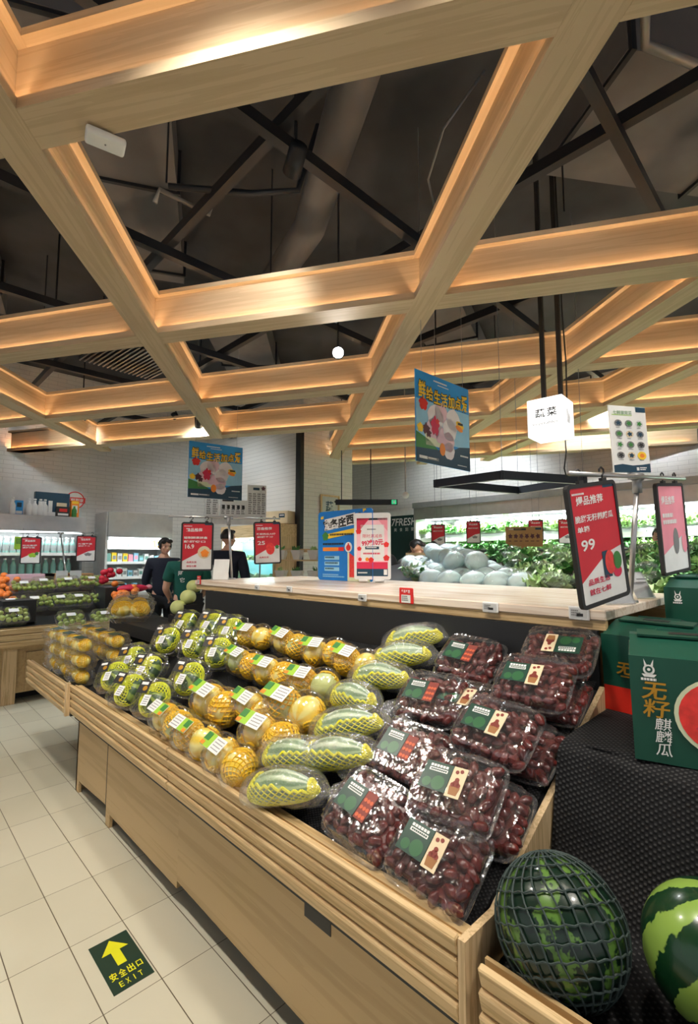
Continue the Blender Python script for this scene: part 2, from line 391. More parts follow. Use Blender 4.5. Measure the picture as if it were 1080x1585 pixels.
DL = [thru((-2.6, 6.5), 40), thru((1.69, 7.60), 41), thru((1.79, 4.25), 38.5), thru((2.77, 2.05), 36.2), thru((4.95, 2.05), 36.3), thru((6.0, 1.47), 35.0)]
CL = [ln(-33.0, -.35), ln(-32.7, 1.545), ln(-30.9, 3.345), ln(-29.2, 4.945), ln(-29.8, 6.40), ln(-29.5, 7.72), ln(-29.0, 9.0)]
NOC = {(5, 0), (5, 1), (5, 2), (6, 0), (6, 1), (6, 2)}          # the far rows start beyond the third long beam
def inside(p): return p.x < 9.35 and p.y < 9.35 and p.x > -4 and p.y > -4
for di, D in enumerate(DL):
    far = {0: 3, 1: 4, 2: 4}.get(di, 6)
    p0 = cross(D, CL[0]) - D[1]*1.2; p1 = cross(D, CL[far])+D[1]*(.42 if di == 1 else .10 if di < 3 else .5)
    while not inside(p1): p1 = p1-D[1]*.1
    beam(p0, p1)
for ci, Cc in enumerate(CL):
    d = Cc[1]
    pts = [cross(Cc, D) for D in DL]                            # ordered from left-far to right-near
    segs = [(None, 0)]+[(i, i+1) for i in range(len(DL)-1)]+[(len(DL)-1, None)]
    for (i, j) in segs:
        if (ci, -1 if i is None else i) in NOC or (ci in (5, 6) and i is None): continue
        def endp(k, sgn):
            D = DL[k]; s = abs(d.x*D[1].y-d.y*D[1].x); cot = (d.x*D[1].x+d.y*D[1].y)/(d.x*D[1].y-d.y*D[1].x)
            return pts[k]+d*sgn*(HW/s+.001), pts[k]+d*sgn*(WEB/s+.001), cot
        if i is None:
            b, wb, cb = endp(j, 1); a = b+d*2.4; 
            if ci == 4: a = Vector((2.10, 9.30)); a = cross(Cc, (a, Vector((1, 0))))
            while not inside(a): a = a-d*.05
            if (a-b).length < .3: continue
            wa, ca = a, 0
        elif j is None:
            a, wa, ca = endp(i, -1); b = a-d*3.0
            wb, cb = b, 0
        else:
            a, wa, ca = endp(i, -1); b, wb, cb = endp(j, 1)
        if not (inside(a) or inside(b)): continue
        beam(a, b, wa, wb, ca, cb)

# services above the lattice
def pipe_run(name, label, cat, pts, r, mat, n=8, group=None):
    return tag(MB().tube(pts, r, n).build(name, K[mat], smooth=True), label, cat, group)
for i, x in enumerate((.05, 1.55, 2.95, 4.4, 6.1, 7.8)):
    tag(MB().bx(x-.03, x+.03, -4, 9.9 if x < 5 else 6.4 if x < 7 else 9.9, 3.98, 4.06).build('steel_channel', K['darkmetal']), 'dark steel channel running lengthwise in the open ceiling void', 'channel', 'lengthwise steel channels in the ceiling void')
for i, y in enumerate((-.8, .75, 2.15, 3.65, 5.2, 6.9, 8.6)):
    tag(MB().bx(-4, 9.4 if y < 6.4 else 5.1, y-.03, y+.03, 3.90, 3.975).build('steel_channel', K['darkmetal']), 'dark steel channel running crosswise in the open ceiling void', 'channel', 'crosswise steel channels in the ceiling void')
for i, (x, y) in enumerate([(1.2, 2.9), (2.3, 3.3), (3.3, 1.2), (2.3, .2), (3.6, .4), (.3, 5.0), (1.2, 6.1), (4.9, 2.6)]):
    tag(MB().cyl((x, y, 3.9), (x, y, 4.9), .006, n=6).build('hanger_rod', K['darkmetal']), 'thin dark hanger rod in the open ceiling void', 'rod', 'hanger rods in the ceiling void')
def duct(loc, size, rz, tilt=0, label=''):
    t = thing('air_duct', label, 'duct', loc, (0, tilt, rz)); L, w, h = size
    MB().box((0, 0, 0), (L, w, h)).build('duct_body', K['duct'], t)
    for k in range(int(L/1.2)+1):
        f = MB(); x = -L/2+.02+k*1.2
        if x < L/2:
            f.box((x, 0, 0), (.03, w+.05, h+.05)).build('flange', K['darkmetal'], t)
            for s in (-1, 1): MB().cyl((x, s*w*.45, h/2), (x, s*w*.45, 4.9-loc[2]), .008, n=6).build('hanger_rod', K['darkmetal'], t)
duct((1.2, 3.9, 4.62), (2.6, .95, .34), R(62), 0, 'wide grey air duct above the large middle ceiling bay')
duct((5.8, 3.7, 4.62), (3.0, .7, .3), R(20), 0, 'grey air duct crossing above the middle right ceiling bay')
duct((4.4, .1, 4.5), (3.2, .9, .35), R(-35), 0, 'grey air duct above the right ceiling bay')
duct((.2, 5.6, 4.6), (3.0, .8, .35), R(75), 0, 'grey air duct above the left ceiling bay')
duct((4.3, 6.6, 4.62), (3.4, .8, .35), R(48), 0, 'grey air duct far above the vegetable stand')
pipe_run('spiral_duct', 'round grey spiral duct above the middle ceiling bay', 'duct', [(.9, .3, 4.3), (1.7, 1.6, 4.22), (2.4, 2.9, 4.2), (2.9, 4.6, 4.2)], .13, 'duct', 14)
pipe_run('water_pipe', 'thin dark pipe with bend crossing the middle ceiling bay', 'pipe', [(1.3, 3.1, 4.05), (1.75, 2.75, 4.05), (2.0, 2.55, 4.1), (2.1, 2.45, 4.6)], .022, 'darkmetal')
pipe_run('water_pipe', 'short grey sprinkler pipe in the middle ceiling bay', 'pipe', [(1.28, 3.28, 4.02), (1.30, 3.26, 4.12), (1.68, 3.24, 4.12), (1.72, 3.24, 4.3)], .018, 'greymetal')
pipe_run('water_pipe', 'pale pipe hanging in the upper right ceiling bay', 'pipe', [(2.35, .45, 4.2), (2.75, .55, 4.2), (3.6, .1, 4.2)], .025, 'greymetal')
pipe_run('electric_cable', 'thin looping cable in the middle ceiling bay', 'cable', [(2.6, 1.4, 4.6), (2.5, 1.65, 4.3), (2.6, 1.85, 4.12), (2.9, 2.0, 4.12), (3.3, 2.0, 4.4)], .008, 'greymetal')
# slatted air grille
g = thing('air_grille', 'black slatted air grille above the left ceiling beams', 'grille', (2.35, 6.6, 4.15), R(4))
MB().box((0, 0, .03), (1.0, 1.0, .02)).build('back_plate', K['darkmetal'], g)
for s in (-1, 1): MB().cyl((s*.4, 0, .04), (s*.4, 0, .75), .01, n=6).build('hanger_rod', K['darkmetal'], g)
for k in range(17): MB().box((-.48+k*.06, 0, 0), (.018, 1.0, .03), (0, .5, 0)).build('slat', K['greymetal'], g)
# white wireless access box under the near beam
t = thing('access_point', 'white plastic access point under the near ceiling beam', 'access point', (.60, 2.10, 3.275), R(-12))
MB().box((0, 0, 0), (.155, .085, .035), None, .012, 3).build('housing', K['white'], t, True)
MB().box((0, 0, .04), (.05, .05, .06)).build('mount', K['darkmetal'], t); MB().ball((0, 0, -.018), .004, 8, 5).build('indicator_dot', K['greyink'], t)

# ------------------------------------------------------------------ ceiling spot lamps, some of them added to brighten dull places
_spot = {}
def spot_lamp(loc, aim, label, w=SPOT_W, col=SPOT_COL, size=R(95), group=None):
    t = thing('spot_lamp', label, 'lamp', loc, (0, 0, 0), group)
    q = (Vector(aim)-Vector(loc)).to_track_quat('-Z', 'Y'); 
    if not _spot:
        _spot['h'] = MB().cyl((0, 0, .16), (0, 0, .0), .05, .055, 16).mesh('housing', K['darkmetal'], True)
        _spot['l'] = MB().cyl((0, 0, -.004), (0, 0, .004), .045, n=16).mesh('lens', K['lampface'])
    h = link('housing', _spot['h'], t); h.rotation_euler = q.to_euler(); link('lens', _spot['l'], h)
    top = Vector((0, 0, 4.9-loc[2])); MB().cyl(q @ Vector((0, 0, .1)), top, .01, n=6).build('stem', K['darkmetal'], t)
    L = bpy.data.lights.new('spot', 'SPOT'); L.energy = w; L.color = col; L.spot_size = size; L.spot_blend = .7; L.shadow_soft_size = .12
    o = bpy.data.objects.new('spot_light', L); COL.objects.link(o); o.parent = t; o.location = q @ Vector((0, 0, -.03)); o.rotation_euler = q.to_euler()
GS = 'spot lamps above the produce, out of view'
for p, a in [((.2, 3.2, 3.75), (1.3, 2.8, .8)), ((.3, 1.2, 3.75), (1.4, 1.4, .8)), ((1.3, .2, 3.75), (1.4, .9, .8)), ((-1.0, 4.6, 3.75), (.4, 4.9, 0)), ((1.2, -.9, 3.75), (1.6, .2, .8)), ((-.8, 1.2, 3.75), (.8, 1.6, .3))]:
    spot_lamp(p, a, 'dark spot lamp in the ceiling void shining on produce counter', group=GS)
for p, a in [((3.9, -.3, 3.75), (4.2, 1.2, 1.2)), ((5.9, .6, 3.8), (4.6, 2.2, 1.3)), ((4.6, 3.2, 3.6), (4.1, 2.8, 1.3))]:
    spot_lamp(p, a, 'added spot lamp in the ceiling void brightening the vegetable stand', 330, COOL, group='added spot lamps above the vegetables')  # lamps added to lift the cabbages and greens
for p, a in [((1.2, 5.6, 3.75), (1.4, 6.8, .9)), ((-.6, 6.3, 3.75), (.4, 7.0, .9))]:
    spot_lamp(p, a, 'dark spot lamp in the ceiling void shining on green fruit table', 110, COOL, group='spot lamps above the fruit table')
for p, a in [((1.35, -.5, 3.72), (3.1, 2.1, 2.5)), ((1.6, 2.1, 3.72), (3.0, 5.5, 2.5))]:
    spot_lamp(p, a, 'added spot lamp in the ceiling void brightening a blue poster', 45, (1, .97, .93), R(60), 'added spot lamps for the posters')  # extra lamps, added only to brighten the two posters
spot_lamp((2.68, 2.85, 3.20), (.4, .3, 1.6), 'bright round spot lamp glaring between the middle beams', 25, (1, 1, 1), R(110))
spot_lamp((3.35, 6.6, 3.42), (4.6, 8.5, 1.6), 'small lit spot lamp by the far left beam crossing', 60, COOL, R(110))
for p, a in [((3.3, 7.2, 3.6), (5.27, 8.6, 1.6)), ((.9, 8.3, 3.6), (1.0, 10, 2.4)), ((2.2, 8.2, 3.6), (2.6, 10, 2.0)), ((7.4, 5.4, 3.7), (9.5, 5.6, 2.2)), ((7.4, 2.4, 3.7), (9.5, 2.6, 2.6))]:
    spot_lamp(p, a, 'added spot lamp brightening the white brick wall', 110 if p[0] < 4 else 300, COOL, R(115), group='added wall washing spot lamps')  # unseen fill lamps added to lighten the brick walls

# ================================================================== MAIN PRODUCE COUNTER
TILT = math.atan(.48)
def bedz(x): return .63+.48*(x-1.06)
def louvers(root, x, y0, y1, ztop, n=4, name='slat', mat='oak_y'):
    for k in range(n):
        z = ztop-.021-.0465*k
        MB().box((x-.004*k*0, (y0+y1)/2, z), (.017, y1-y0, .044), (0, R(-14), 0), .003).build(name, K[mat], root)
    MB().bx(x+.016, x+.026, y0, y1, ztop-.19, ztop-.01).build('slat_backing', K['panel'], root)
def counter_unit(label, y0, y1, legs):
    t = thing('produce_counter', label, 'counter', (1.4, (y0+y1)/2, 0), 0, 'wooden produce counter units'); oy = (y0+y1)/2
    def P(mb, nm, mt): 
        bmesh.ops.translate(mb.bm, vec=(-1.4, -oy, 0), verts=mb.bm.verts); return mb.build(nm, K[mt], t)
    for k in range(4):
        z = .668-.021-.0465*k; e = .016 if k == 0 else 0
        P(MB().box((.975-e/4, (y0+y1)/2, z), (.018, y1-y0-.006, .043), (0, R(-16), 0), .003), 'slat', 'oak_y')
    P(MB().bx(.992, 1.003, y0, y1, .475, .66), 'slat_backing', 'panel')
    P(MB().bx(.975, 1.03, y0+.003, y1-.003, .645, .655), 'top_rail', 'oak_y')
    # base panel with feet and a recessed dark kick space
    pts = [(y0, .07)]
    for (a, b) in legs: pts += [(a, .07 if a > y0 else 0), (a, 0), (b, 0), (b, .1 if b < y1 else 0)]
    pts += [(y1, .1 if not legs or legs[-1][1] < y1 else 0), (y1, .49), (y0, .49)]
    q = []
    for p in pts:
        if not q or q[-1] != p: q.append(p)
    P(MB().prism([(1.025, a, b) for a, b in q], (.018, 0, 0)), 'base_panel', 'panel')
    P(MB().bx(1.2, 1.22, y0, y1, .0, .2), 'kick_board', 'black')
    P(MB().prism([(1.0, y0, bedz(1.0)-.02), (1.90, y0, bedz(1.90)-.02), (1.90, y0, .45), (1.0, y0, .45)], (0, y1-y0, 0)), 'sloped_bed', 'black')
    P(MB().bx(1.50, 2.98, y0+.02, y1-.02, 0.0, .45), 'carcass', 'panel')
    P(MB().bx(1.90, 1.92, y0, y1, .45, 1.225), 'back_panel', 'black')
    P(MB().bx(2.96, 2.98, y0, y1, .45, 1.225), 'rear_panel', 'panel')
    return t, P
t, P = counter_unit('near oak slatted counter unit holding dried dates and horn melons', .64, 2.10, [])
P(MB().bx(1.0225, 1.026, 1.115, 1.235, .39, .455), 'cable_hole', 'ink')
P(MB().bx(1.0235, 1.0262, 2.09-.22, 2.09-.16, .445, .453), 'slot', 'ink')
# divider board at the near end, its top edge follows the bed
P(MB().prism([(.962, .621, .44), (.962, .621, .668), (1.10, .621, .664), (1.245, .621, .735), (1.42, .621, .81), (1.90, .621, 1.03), (1.90, .621, .44)], (0, .018, 0)), 'end_board', 'oak_z')
P(MB().bx(1.025, 1.90, .60, .638, 0, .44), 'end_panel', 'panel')
t, P = counter_unit('far oak slatted counter unit holding twin packs of yellow melons', 2.10, 3.55, [(2.93, 2.99), (3.49, 3.55)])
P(MB().bx(1.024, 1.0262, 2.993, 3.0, .1, .485), 'panel_seam', 'ink')
P(MB().bx(1.025, 2.9, 3.53, 3.55, .0, .45), 'end_panel', 'panel')
# projecting end bin
t = thing('produce_bin', 'projecting slatted oak bin at the far end of the counter, filled with yellow packs', 'bin', (1.5, 4.1, 0))
for k in range(4): MB().box((.945-1.5, 0, .668-.021-.0465*k), (.018, 1.06, .043), (0, R(-16), 0), .003).build('slat', K['oak_y'], t)
MB().bx(-.56, -.535, -.56, -.53, .475, .68).build('post', K['oak_z'], t); MB().bx(-.54, -.525, -.53, .53, .48, .66).build('slat_backing', K['panel'], t)
MB().prism([(-.52, -.53, .50), (.4, -.53, .95), (.4, -.53, .46), (-.52, -.53, .46)], (0, 1.06, 0)).build('bin_floor', K['black'], t)
MB().bx(.42, 1.1, -.38, .5, 0, .8).build('pedestal', K['panel'], t)
MB().bx(.05, .40, -.52, .53, .84, .935).build('dark_riser', K['black'], t)
# rubber mesh mat lying on the bed
m = MB(); N = 40; M_ = 24
rnd = random.Random(3); rows = []
for i in range(N+1):
    y = .645+(3.5-.645)*i/N; r = []
    for j in range(M_+1):
        x = 1.008+(1.893-1.008)*j/M_
        r.append(m.bm.verts.new((x, y, bedz(x)+.002+.004*rnd.random()+(.012 if y < .8 else 0)*rnd.random()+(.018*max(0, 1-(y-.645)/.06))*(.6+.4*sin(9*x)))))
    rows.append(r)
for i in range(N):
    for j in range(M_): m.bm.faces.new((rows[i][j], rows[i+1][j], rows[i+1][j+1], rows[i][j+1]))
tag(m.build('rubber_mat', K['mesh'], smooth=True), 'black woven rubber mesh mat lining the sloped produce counter', 'mat')
# ledge running along the top of the counter
t = thing('counter_ledge', 'wooden ledge, sheen painted in, running along the top of the produce counter', 'shelf', (2.4, 2.3, 0))
MB().bx(-.49, .62, -1.69, 1.45, 1.262, 1.30, .004).build('ledge_board', K['ledge'], t)
MB().bx(-.48, -.455, -1.685, 1.445, 1.227, 1.262).build('front_rail', K['oak_y'], t)
MB().bx(.585, .605, -1.66, 1.44, 1.225, 1.262).build('rear_rail', K['oak_y'], t)

# ------------------------------------------------------------------ packed fruit
def clam_mesh(w, d, h, name='plastic_box', ribs=18, rad=.35):
    """clear clamshell box: w along local Y, d along local X, h up; ribbed sides, rim at mid height"""
    m = MB(); N = 72; rings = []
    prof = [(.80, .0), (.84, .03), (.92, .40), (.925, .46), (1.0, .465), (1.0, .50), (.93, .505), (.91, .60), (.86, .92), (.80, .985), (.70, 1.0)]
    for (s, z) in prof:
        r = []
        for k in range(N):
            a = 2*pi*k/N; e = 2.0/6.0
            x = abs(cos(a))**e*(1 if cos(a) >= 0 else -1); y = abs(sin(a))**e*(1 if sin(a) >= 0 else -1)
            rb = 1+(.012*(1 if (k//2) % 2 else -1) if .02 < z < .45 or .55 < z < .93 else 0)
            r.append((x*d/2*s*rb, y*w/2*s*rb, z*h))
        rings.append(r)
    return m.loft(rings).mesh(name, K['clear'], False)
def lattice(rx, ry, rz, nu, nv, keep, thick, name, mat, v0=.06, v1=.94):
    """diamond net on an ellipsoid, only where keep(p) is true"""
    m = MB(); vs = {}
    def V(i, j):
        k = (i % (2*nu), j)
        if k not in vs:
            a = pi*i/nu; b = pi*(v0+(v1-v0)*j/nv); vs[k] = m.bm.verts.new((rx*sin(b)*cos(a), ry*sin(b)*sin(a), rz*cos(b)))
        return vs[k]
    fs = []
    for j in range(nv-1):
        for i in range(2*nu):
            if (i+j) % 2 == 0:
                q = (V(i, j), V(i+1, j+1), V(i, j+2), V(i-1, j+1))
                if keep(sum((v.co for v in q), Vector())/4): fs.append(m.bm.faces.new(q))
    bmesh.ops.recalc_face_normals(m.bm, faces=m.bm.faces)
    bmesh.ops.wireframe(m.bm, faces=m.bm.faces[:], thickness=thick, offset=0, use_replace=True, use_boundary=True, use_even_offset=False, use_relative_offset=False)
    loose = [v for v in m.bm.verts if not v.link_faces]; bmesh.ops.delete(m.bm, geom=loose, context='VERTS')
    return m.mesh(name, K[mat])
def fruit_mesh(rx, ry, rz, name, mat, u=24, v=16, wob=.02, seed=1):
    m = MB(); m.ball((0, 0, 0), (rx, ry, rz), u, v); rnd = random.Random(seed); ph = [rnd.random()*6 for _ in range(3)]
    for q in m.last:
        c = q.co; q.co = c*(1+wob*sin(4*c.x/rx+ph[0])*sin(3*c.y/ry+ph[1])+wob*.5*sin(5*c.z/rz+ph[2]))
    return m.mesh(name, K[mat], True)
def pack_rot(rz=0, extra=0.0, roll=0.0):
    return (Matrix.Rotation(-(TILT+extra), 3, 'Y') @ Matrix.Rotation(rz, 3, 'Z') @ Matrix.Rotation(roll, 3, 'X')).to_euler()
NRM = Vector((-sin(TILT), 0, cos(TILT)))

# --- dates
DATE = []
for s in range(3):
    m = MB(); m.ball((0, 0, 0), (.0125, .019, .0115), ico=3); rnd = random.Random(s)
    ph = [rnd.random()*6 for _ in range(4)]
    for q in m.last:
        c = q.co; a = atan2(c.z, c.x); q.co = c*(1+.07*sin(5*a+ph[0]+90*c.y)+.05*sin(9*a+ph[1]-140*c.y)+.04*sin(260*c.y+ph[2]))
    DATE.append(m.mesh('date', K['jujube'], True))
JW, JD, JH = .248, .206, .080
JBOX = clam_mesh(JW, JD, JH)
def date_pack(label, flipped_cart, seed):
    t = thing('date_pack', label, 'packed dates', group='clear boxes of dried red dates')
    link('plastic_box', JBOX, t); rnd = random.Random(seed)
    for i in range(6):
        for j in range(7):
            x = -.068+.136*i/5+rnd.uniform(-.006, .006); y = -.098+.196*j/6+rnd.uniform(-.008, .008)
            edge = abs(i-2.5) > 2 or abs(j-3) > 2.5
            z = JH*.62+rnd.uniform(-.008, .012)-(.012 if edge else 0)
            link('date', rnd.choice(DATE), t, (x, y, z), (rnd.uniform(-.6, .6), rnd.uniform(-3, 3), rnd.uniform(0, 6.3)))
    MB().box((0, 0, .028), (.145, .205, .03), None, .008).build('date_filling', K['jujube'], t)
    # printed card on the lid: green part, white heading, picture part
    s = Sheet(None)
    def q(mat, y0, y1, x0, x1, z): return MB().bx(x0, x1, y0, y1, JH, JH+z)
    c = q('labelgreen', .005, .085, -.035, .04, .0012).build('printed_label', K['labelgreen'], t)
    m = MB()
    for k in range(6): m.bx(.026, .033, .018+k*.009, .025+k*.009, JH+.0012, JH+.0016)
    m.bx(.014, .023, .016, .07, JH+.0012, JH+.0016); m.build('label_heading', K['paper'], c)
    m = MB()
    for k in range(8): m.bx(.0165, .0205, .019+k*.006, .0235+k*.006, JH+.0016, JH+.002)
    m.build('label_small_print', K['labelgreen'], c)
    m = MB(); 
    for (cy, cx, r) in ((.032, -.014, .019), (.064, -.018, .013)): m.cyl((cx, cy, JH+.0012), (cx, cy, JH+.0015), r, n=14)
    m.build('label_leaf_picture', K['labelglow'], c)
    if flipped_cart:      # cream strip with a basket of dates
        e = MB().bx(-.040, .040, -.037, .003, JH, JH+.0014).build('picture_card', K['cream'], t)
        m = MB(); m.prism([(-.034, -.028, JH+.0014), (-.034, -.006, JH+.0014), (-.012, -.002, JH+.0014), (-.012, -.032, JH+.0014)], (0, 0, .0006)); m.build('basket_picture', K['basket'], e)
        m = MB()
        for (cy, cx, r) in ((-.017, -.004, .009), (-.025, -.008, .006), (-.009, -.008, .006), (-.017, .006, .006), (-.022, .03, .005), (-.01, .026, .005)): m.cyl((cx, cy, JH+.0016), (cx, cy, JH+.0024), r, n=10)
        m.build('date_picture', K['datepic'], e)
    else:
        e = MB().bx(-.036, .038, -.034, .003, JH, JH+.0012).build('picture_card', K['datepic'], t)
        m = MB()
        for k in range(9): m.cyl((-.03+.02*(k // 3)+.004, -.027+.011*(k % 3), JH+.0012), (-.03+.02*(k // 3)+.004, -.027+.011*(k % 3), JH+.002), .0055, n=8)
        m.build('date_picture', K['datelight'], e)
    return t
def put(t, P, H, rz=0, extra=0, half=.1, sc=1.0, base=0.0, roll=0, yaw=0.0):
    # P: where the middle of the pack's top is seen; slide it along the line of sight until the lower edge rests on the bed (or base above it)
    eye = Vector((0, 0, 1.5)); P = Vector(P); b = half*sc*sin(extra)+.006+base
    q = Vector((1.06, 0, .63)); u = P-eye; k = (b+H*sc*cos(extra)-(eye-q).dot(NRM))/u.dot(NRM); P = eye+u*k
    M3 = Matrix.Rotation(yaw, 3, 'Z') @ pack_rot(rz, extra, roll).to_matrix()
    t.location = P-(M3 @ Vector((0, 0, 1)))*H*sc; t.rotation_euler = M3.to_euler(); t.scale = (sc,)*3; return t
JL = [((1.841, 1.156, 1.085), 'topmost'), ((1.593, 1.18, .966), 'second from the top'), ((1.344, 1.095, .846), 'third from the top'), ((1.119, 1.08, .739), 'lowest')]
for k, (p, w) in enumerate(JL):
    put(date_pack('clear box of dried red dates with red label, %s in left column' % w, False, 10+k), p, JH, R([-4, 3, -2, -6][k]), R(14), .10, 1.13)
JR = [(1.895, .785, 1.165), (1.683, .792, 1.084), (1.448, .812, .971), (1.217, .813, .861), (1.062, .776, .756)]
for k, p in enumerate(JR):
    w = ['topmost', 'second from the top', 'middle one', 'fourth from the top', 'lowest and nearest'][k]
    put(date_pack('box of dried red dates with cream label, %s in right column' % w, True, 30+k), (p[0]-.005, p[1]+.005, p[2]), JH, R([184, 3, -3, 4, -4][k]), R([10, 11, 11, 12, 16][k]), .10, 1.07, [.09, .085, .08, .075, .0][k])
for k, (x, y, dz) in enumerate([(1.72, .762, .0), (1.49, .768, 0), (1.26, .762, 0), (1.63, 1.04, -.02)]):
    w = ['upper box', 'middle box', 'lowest box', ''][k]
    put(date_pack(('half hidden box of dried dates, %s under right column' % w) if w else 'half hidden box of dried red dates wedged between the date columns', True, 50+k), (x, y, bedz(x)+.085+dz), JH, R(2), R(2), .10, 1.08)

# --- twin packs of yellow melons
def twin_box():
    m = MB(); rings = []; N = 32; L = .232
    for i in range(33):
        u = -1+2*i/32; y = u*L/2
        bul = .060*sqrt(max(0, 1-abs(u)**5))*(.80+.20*abs(sin(pi*(u*.98))))+.002
        r = []
        for k in range(N):
            a = 2*pi*k/N; e = 2/2.6
            x = abs(cos(a))**e*(1 if cos(a) >= 0 else -1)*bul; z = abs(sin(a))**e*(1 if sin(a) >= 0 else -1)*bul
            z = z*.98 if z > 0 else z*.86
            if -.008 < z < .008: x *= 1.13
            r.append((x, y, .052+z))
        rings.append(r)
    return m.loft(rings).mesh('plastic_box', K['clear'], True)
TBOX = twin_box()
YM = [fruit_mesh(.047, .050, .047, 'melon', 'yellowmelon', seed=s) for s in range(2)]
PM = fruit_mesh(.047, .050, .047, 'melon', 'palegreen', seed=4)
NETS = [lattice(.0495, .0525, .0495, 13, 17, (lambda p: p.x > -.012), .0062, 'foam_net', 'yellowfoam'), lattice(.0495, .0525, .0495, 13, 17, (lambda p: p.x > -.045), .0062, 'foam_net', 'yellowfoam')]
def twin_pack(label, k, white_left=False):
    t = thing('melon_pack', label, 'packed melons', group='clear twin packs of yellow melons')
    link('plastic_box', TBOX, t); rnd = random.Random(k*7+1)
    for s in (1, -1):
        f = link('melon', PM if (k+s) % 5 == 0 else YM[k % 2], t, (0, s*.053, .051), (rnd.uniform(0, 6), rnd.uniform(-.5, .5), rnd.uniform(0, 6)))
        nt = link('foam_net', NETS[1] if (s == -1) != (k % 3 == 0) else NETS[0], f)
        nt.rotation_euler = (f.rotation_euler.to_matrix().inverted() @ Euler((rnd.uniform(-.3, .3), R(rnd.uniform(10, 110)), R(rnd.uniform(-60, 60)))).to_matrix()).to_euler()
    # label card wrapped on top of the left melon
    c = MB().box((0, .042, .1125), (.046, .104, .0015), (R(3), 0, 0)).build('printed_label', K['paper'], t)
    a = 1 if white_left else -1
    MB().box((0, .042-a*.027, .1136-a*.0014), (.045, .048, .0012), (R(3), 0, 0)).build('label_picture', K['lime'], c)
    MB().box((.008, .042-a*.037, .1148-a*.0019), (.024, .026, .0012), (R(3), 0, 0)).build('label_leaf', K['green'], c)
    MB().box((-.015, .042-a*.042, .1148-a*.0022), (.012, .018, .0012), (R(3), 0, 0)).build('label_fruit', K['orange'], c)
    m = MB(); rr = random.Random(k)
    for i in range(4):
        for j in range(6): m.box((-.014+.0095*i, .042+a*(.008+.007*j), .1134+a*(.008+.007*j)*.052), (.003, .004, .001), (R(3), 0, 0))
    m.build('label_small_print', K['greyink'], c)
    return t
TW = [((1.728, 2.659, 1.031), 'leftmost in the top row'), ((1.733, 2.293, 1.033), 'second in the top row'), ((1.718, 1.97, 1.026), 'third in the top row'), ((1.71, 1.725, 1.012), 'right end of top row, touching horn melons'),
      ((1.525, 2.44, .933), 'leftmost in the second row'), ((1.512, 2.137, .927), 'middle of the second row'), ((1.513, 1.83, .927), 'rightmost in the second row'),
      ((1.239, 2.26, .81), 'leftmost in third row'), ((1.33, 2.04, .80), 'behind the leftmost of the third row'), ((1.355, 1.78, .865), 'rightmost and largest in the third row'),
      ((1.211, 1.762, .783), 'before the rightmost pack of third row'), ((1.08, 2.41, .719), 'leftmost in the front row'), ((1.066, 2.125, .713), 'middle of the front row'), ((1.057, 1.815, .708), 'rightmost in the front row')]
for k, (p, w) in enumerate(TW):
    t = twin_pack('twin pack of yellow netted melons, %s' % w, k, k in (11, 12))
    rr = random.Random(k); put(t, (p[0], p[1], p[2]+.012), .108, R(rr.uniform(-7, 7)), R(rr.uniform(8, 13)), .05, {7: 1.5, 9: 1.5, 10: 1.4}.get(k, 1.3))

# --- single netted melons in clear boxes with black label
GW, GD, GH = .158, .178, .105
GBOX = clam_mesh(GW, GD, GH)
GM = fruit_mesh(.070, .060, .044, 'melon', 'greenmelon', seed=5)
GN = [lattice(.0735, .0635, .047, 15, 21, (lambda p: p.y > -.032), .0062, 'foam_net', 'limefoam', .03, .97), lattice(.0735, .0635, .047, 15, 21, (lambda p: not (p.z > .012 and p.y < .01 and p.x < .02)), .0062, 'foam_net', 'limefoam', .03, .97)]
def single_pack(label, k):
    t = thing('melon_pack', label, 'packed melon', group='clear boxes of green netted melons')
    link('plastic_box', GBOX, t); f = link('melon', GM, t, (0, 0, .05)); link('foam_net', GN[k % 2], f)
    MB().bx(.0, .055, .008, .062, GH, GH+.0014).build('black_label', K['ink'], t)
    c = MB().bx(-.052, -.006, -.022, .012, GH, GH+.0014).build('price_label', K['paper'], t)
    m = MB()
    for i in range(4): m.bx(-.045+.009*i, -.042+.009*i, -.016, .006, GH+.0014, GH+.0018)
    m.build('label_small_print', K['greyink'], c)
    m = MB(); m.bx(.036, .048, .02, .054, GH+.0014, GH+.0018); m.build('label_heading', K['paper'], t)
    MB().cyl((.02, .026, GH+.0014), (.02, .026, GH+.0019), .011, n=14).build('label_emblem', K['gold'], t)
    return t
GR = [((1.685, 3.50, 1.01), 'leftmost in the top row'), ((1.727, 3.19, 1.03), 'second in the top row'), ((1.712, 2.90, 1.023), 'right end of the top row'),
      ((1.508, 3.42, .925), 'leftmost in the second row'), ((1.537, 3.06, .939), 'middle of the second row'), ((1.524, 2.73, .933), 'right end of the second row'),
      ((1.253, 3.12, .803), 'with bare patch, middle of third row'), ((1.30, 2.66, .825), 'right end of the third row'), ((1.281, 3.44, .816), 'leftmost in the third row'),
      ((1.134, 3.37, .745), 'far left end of the front row'), ((1.10, 3.02, .73), 'middle of the front row'), ((1.119, 2.70, .738), 'right end of the front row')]
for k, (p, w) in enumerate(GR):
    rr = random.Random(k+90); put(single_pack('clear box with green melon in lime foam net, %s' % w, k), (p[0], p[1], p[2]+.012), GH, R(rr.uniform(-6, 6)+(14 if k in (8, 9) else 0)), R(24), .10, 1.2, yaw=R(26))

